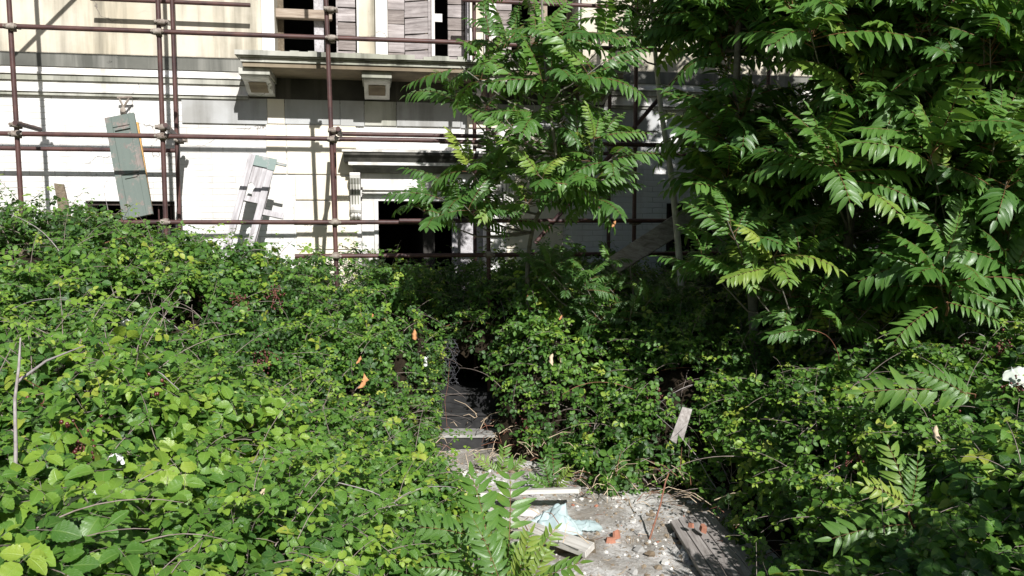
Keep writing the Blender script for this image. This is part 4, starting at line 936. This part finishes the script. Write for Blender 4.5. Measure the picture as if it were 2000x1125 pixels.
seedling('ailanthus_shoot', atY(840, 1160, 3.9) - Vector((0, 0, .4)), 'shoot with a broad dark drooping leaf left of the two upright feathery leaves',
    [LF(960, 1060, Q0 + 0.00, 830, 1010, Q0 + -0.10, (-.1, -1, .7), .6), LF(930, 1125, Q0 + -0.10, 830, 1090, Q0 + -0.20, (0, -1, .9), .65), LF(880, 1140, Q0 + -0.10, 870, 1000, Q0 + 0.00, (.3, -1, .4), .6)])
seedling('ailanthus_shoot', atZ(975, 915, 0), 'small yellow-green shoot beside the steps at the foot of the dark gap',
    [LF(975, 940, 7.5, 990, 880, 7.4, (0, -1, .5), .8), LF(975, 930, 7.5, 940, 890, 7.4, (0, -1, .5), .85), LF(975, 945, 7.4, 925, 935, 7.2, (0, -1, .8), .7), LF(990, 930, 7.5, 1020, 900, 7.4, (0, -1, .6), .8)])
seedling('ailanthus_shoot', atZ(1075, 960, 0), 'shoot with upright leaves behind the grey board that crosses the path',
    [LF(1075, 955, 7.0, 1062, 900, 6.9, (0, -1, .5), .5), LF(1080, 955, 7.0, 1085, 870, 7.2, (0, -1, .5), .45), LF(1085, 955, 6.9, 1110, 925, 6.7, (0, -1, .6), .9), LF(1070, 955, 6.9, 1045, 930, 6.7, (0, -1, .6), .7)])
Q1, Q2 = SY((1775, 1000), (1765, 900), (1700, 1020)) - .3, SY((1900, 770), (1800, 740), (1720, 740))
seedling('ailanthus_shoot', atY(1790, 1040, Q1 + .05) - Vector((0, 0, .1)), 'shoot with an upright yellow-tipped leaf in the brambles at lower right',
    [LF(1775, 1010, Q1, 1765, 870, Q1, (0, -1, .4), .8), LF(1770, 985, Q1, 1712, 935, Q1 - .1, (0, -1, .7), .98), LF(1790, 1025, Q1, 1640, 1020, Q1 - .15, (0, -.9, .7), .7), LF(1790, 1030, Q1, 1700, 1080, Q1 - .2, (0, -.7, 1), .6), LF(1775, 1000, Q1, 1800, 900, Q1, (0, -1, .4), .65)])
seedling('ailanthus_shoot', atY(1900, 800, Q2 + .05) - Vector((0, 0, .1)), 'shoot with one long arching leaf above the brambles at right',
    [LF(1905, 770, Q2, 1700, 735, Q2, (.1, -1, .5), .75), LF(1890, 790, Q2, 1970, 770, Q2 - .2, (0, -1, .8), .6), LF(1900, 780, Q2, 1800, 710, Q2, (.1, -1, .5), .6)])
seedling('ailanthus_shoot', atY(1850, 560, 5.6) - Vector((0, 0, .2)), 'pale green shoot below the crown at the right edge', [LF(1850, 590, 5.4, 1960, 620, 5.2, (0, -.6, 1), .7), LF(1830, 600, 5.4, 1740, 640, 5.2, (0, -.6, 1), .7)])

# tall grey dead cane at the left edge and red cane near the path
mb = MB(); l = [atY(30, 1130, 2.9), atY(28, 1000, 2.9), atY(31, 880, 2.92), atY(29, 780, 2.95), atY(37, 715, 2.95), atY(40, 660, 3.0)]; mb.tube(l, [.008, .008, .007, .006, .005, .003], 7)
tag(mb.build('dead_cane', M['greycane']), 'upright grey dead cane at the left edge of the picture', 'cane')
mb = MB(); mb.tube([atY(35, 745, 3.0), atY(90, 705, 3.15), atY(165, 675, 3.4)], [.006, .005, .002], 6)
tag(mb.build('thin_cane', M['greycane']), 'thin grey cane leaning right off the upright dead cane', 'cane')
mb = MB(); mb.tube([atZ(1265, 1065, 0), atY(1290, 985, 6.0), atY(1300, 940, 6.05), atY(1306, 925, 6.1)], [.008, .007, .006, .005], 7)
tag(mb.build('red_cane', M['redcane']), 'bare reddish cane rising at the right edge of the path', 'cane')
mb = MB(); l = [atY(1230, 470, 7.4), atY(1050, 500, 7.4)]

# ------------------------------------------------------------------ litter
def crumple(name, c, sx, sy, h, mat, label, cat, seed, n=26):
    mb = MB(); vs = []
    for j in range(n + 1):
        for i in range(n + 1):
            u, v = i / n * 2 - 1, j / n * 2 - 1; r_ = math.hypot(u, v); edge = 1 + .25 * noise.noise((math.atan2(v, u) * 1.5, seed, 0))
            q = noise.fractal((u * 1.8 + seed, v * 1.8, seed), 1, 2, 3); rid = 1 - abs(noise.noise((u * 2.6, v * 2.6 + seed, 2))) * 2.2
            z = max(.006, h * (max(0, 1 - r_ * r_ * .8)) * (.35 + .65 * max(0, rid)) + h * .2 * q)
            vs.append((u * sx * edge + .04 * q, v * sy * edge + .03 * rid, z))
    mb.add(vs, [(j * (n + 1) + i, j * (n + 1) + i + 1, (j + 1) * (n + 1) + i + 1, (j + 1) * (n + 1) + i) for j in range(n) for i in range(n)], 0, True)
    o = mb.build(name, mat); o.location = c; sb = o.modifiers.new('sub', 'SUBSURF'); sb.levels = sb.render_levels = 1; tag(o, label, cat); return o
crumple('plastic_sheet', atZ(1085, 1035, .05), .20, .16, .19, M['plastic'], 'crumpled pale blue-white plastic sheet lying on the path', 'plastic sheet', 4.2)
crumple('plastic_scrap', atZ(1140, 1030, .05), .13, .10, .05, M['plastic'], 'flat scrap of pale plastic right of the crumpled sheet', 'plastic scrap', 9.7)
def shard(p, s, mat, label, cat, name):
    mb = MB(); a0 = random.uniform(0, 6); k = 6
    ring = [(math.cos(a0 + i * 6.283 / k) * s[0] * random.uniform(.7, 1.1), math.sin(a0 + i * 6.283 / k) * s[1] * random.uniform(.7, 1.1)) for i in range(k)]
    mb.add([(x, y, 0) for x, y in ring] + [(x * .8, y * .85, s[2] * random.uniform(.8, 1.1)) for x, y in ring], [tuple(range(k))[::-1], tuple(range(k, 2 * k))] + [(i, (i + 1) % k, k + (i + 1) % k, k + i) for i in range(k)])
    o = mb.build(name, mat); o.location = p; o.rotation_euler = (random.uniform(-.2, .2), random.uniform(-.2, .2), random.uniform(0, 3)); 
    if label: tag(o, label, cat)
    return o
shard(atZ(1192, 1060, .03), (.06, .03, .04), M['terra'], 'broken orange roof tile shard lying right of the plastic', 'tile shard', 'tile_shard')
shard(atZ(1205, 1052, .03), (.02, .04, .06), M['terra'], 'thin upright curl of orange tile touching the larger shard', 'tile shard', 'tile_shard')
shard(atZ(1350, 1030, .15), (.035, .025, .03), M['terra'], 'small brick piece lying on the dark door panel, left one', 'brick piece', 'brick_piece')
shard(atZ(1372, 1036, .15), (.05, .03, .04), M['terra'], 'larger brick piece lying on the dark door panel, right one', 'brick piece', 'brick_piece')
shard(atZ(1060, 1040, .03), (.09, .05, .02), M['terra'], 'flat tile shard half under the crumpled plastic', 'tile shard', 'tile_shard')
# rubble
mb = MB(); PAa = PA
cnt = 0
while cnt < 3200:
    x, y = random.uniform(-.9, 2.2), random.uniform(4.6, 8.0)
    if poly_dist(np.array([x]), np.array([y]), PAa)[0] > .12: continue
    dens = .35 + .9 * max(0, noise.noise((x * 2, y * 2, 4)) + .15) + (.5 if x > .8 else 0)
    if random.random() > dens: continue
    cnt += 1; s = .003 + .02 * random.random() ** 4 * (1 + 1.5 * (random.random() < .1)); z = path_h(x, y) + .02
    k = 6; vs = []
    for lv, (rr_, zz) in enumerate(((.9, -.3), (1, .3), (.5, .9))):
        for i in range(5): a_ = i * 1.257 + lv * .5; q = rr_ * s * random.uniform(.7, 1.2); vs.append((x + q * math.cos(a_), y + q * math.sin(a_), z + zz * s * random.uniform(.6, 1)))
    fs = [(lv * 5 + i, lv * 5 + (i + 1) % 5, lv * 5 + 5 + (i + 1) % 5, lv * 5 + 5 + i) for lv in (0, 1) for i in range(5)] + [(10, 11, 12, 13, 14)]
    mb.add(vs, fs, random.choice([0, 0, 2, 2, 2, 3, 3, 3, 1] if random.random() < .35 else [0, 2, 2, 3, 3, 3]))
tag(mb.build('rubble', [M['rub'], M['terra'], M['stone'], M['palebrown']]), 'crumbs of pale plaster and brick strewn over the path', 'rubble', kind='stuff')
for i, (x, y, s, lb) in enumerate(((905, 925, .07, 'broken pale stone lying on the path nearest the steps'), (930, 945, .06, 'pale stone lying just behind the grey path board'), (1340, 1075, .05, 'white plaster lump beside the dark door panel'), (1235, 1022, .04, 'white plaster lump by the foot of the brambles right of the plastic'), (1300, 1100, .045, 'pale stone lump in the rubble between plank and door panel'), (1030, 1005, .1, 'flat pale stone slab between the two boards'))):
    shard(atZ(x, y, .03), (s, s * .7, s * .5), M['rub'], lb, 'stone', 'stone_lump')
# rubbish in the brambles
Y = surf_Y(240, 630) - .05
mb = MB(); mb.quadbox([atY(226, 640, Y), atY(236, 648, Y), atY(256, 628, Y), atY(247, 620, Y)], (0, -1, .3), .02); o = mb.build('paper_packet', M['paper']); tag(o, 'small white packet lying in the brambles at left', 'packet')
mb = MB(); mb.quadbox([atY(216, 640, Y + .02), atY(226, 648, Y + .02), atY(238, 632, Y + .02), atY(230, 626, Y + .02)], (0, -1, .3), .02); tag(mb.build('dark_wrapper', M['black']), 'black scrap lying against the white packet in the brambles', 'wrapper')
Y = surf_Y(205, 670) - .05
mb = MB(); mb.quadbox([atY(188, 668, Y), atY(212, 684, Y), atY(222, 676, Y), atY(196, 658, Y)], (0, -1, .5), .03); mb.quadbox([atY(192, 676, Y - .01), atY(210, 688, Y - .01), atY(212, 684, Y - .01), atY(192, 671, Y - .01)], (0, -1, .5), .03, 1); tag(mb.build('plastic_box', [M['blue'], M['paper']]), 'blue and white box half sunk in the brambles at left', 'box')
def sheet(x, y, w_, h_, lb, cat, nm, mt, seed):
    Y = surf_Y(x, y) - .01; o = crumple(nm, atY(x, y, Y), w_, h_, .04, M[mt], lb, cat, seed, 10); o.rotation_euler = (R(60), 0, random.uniform(-.3, .3))
sheet(200, 985, .02, .03, 'torn white paper in the brambles at lower left', 'paper', 'paper_scrap', 'palegrey', 2.)
sheet(228, 905, .012, .012, 'tiny white paper scrap above the torn one at lower left', 'paper', 'paper_scrap', 'paper', 5.)
sheet(512, 980, .012, .03, 'narrow pale scrap in the brambles left of the shoots', 'paper', 'paper_scrap', 'palebeige', 6.)
sheet(832, 710, .02, .05, 'white rag hanging in the brambles at the left of the dark gap', 'rag', 'white_rag', 'paper', 7.)
sheet(1986, 742, .06, .06, 'pale crumpled leaf-like plastic at the right edge', 'plastic', 'plastic_scrap', 'palegrey', 8.)
# wire mesh hanging at the gap
mb = MB(); c0 = atY(880, 665, 7.75); 
for i in range(7):
    l = [c0 + Vector((-.06 + i * .02 + .03 * math.sin(k * 1.9 + i * i), .01 * math.sin(k), -.055 * k)) for k in range(9)]; mb.tube(l, .0010, 4, 0, False)
for k in range(12):
    l = [c0 + Vector((-.06 + i * .02 + .02 * math.sin(k * .7 + i), .01 * math.cos(i), -.038 * k + .012 * (i % 2))) for i in range(7)]; mb.tube(l, .0010, 4, 0, False)
mb.tube([c0 + Vector((-.01, 0, -.2)), c0 + Vector((-.03, 0, -.45)), c0 + Vector((-.06, 0, -.6)), c0 + Vector((-.04, 0, -.85))], .0022, 4, 1, False)
tag(mb.build('wire_mesh', [M['wire'], M['redcane']]), 'torn wire netting hanging at the left of the dark gap', 'wire netting')
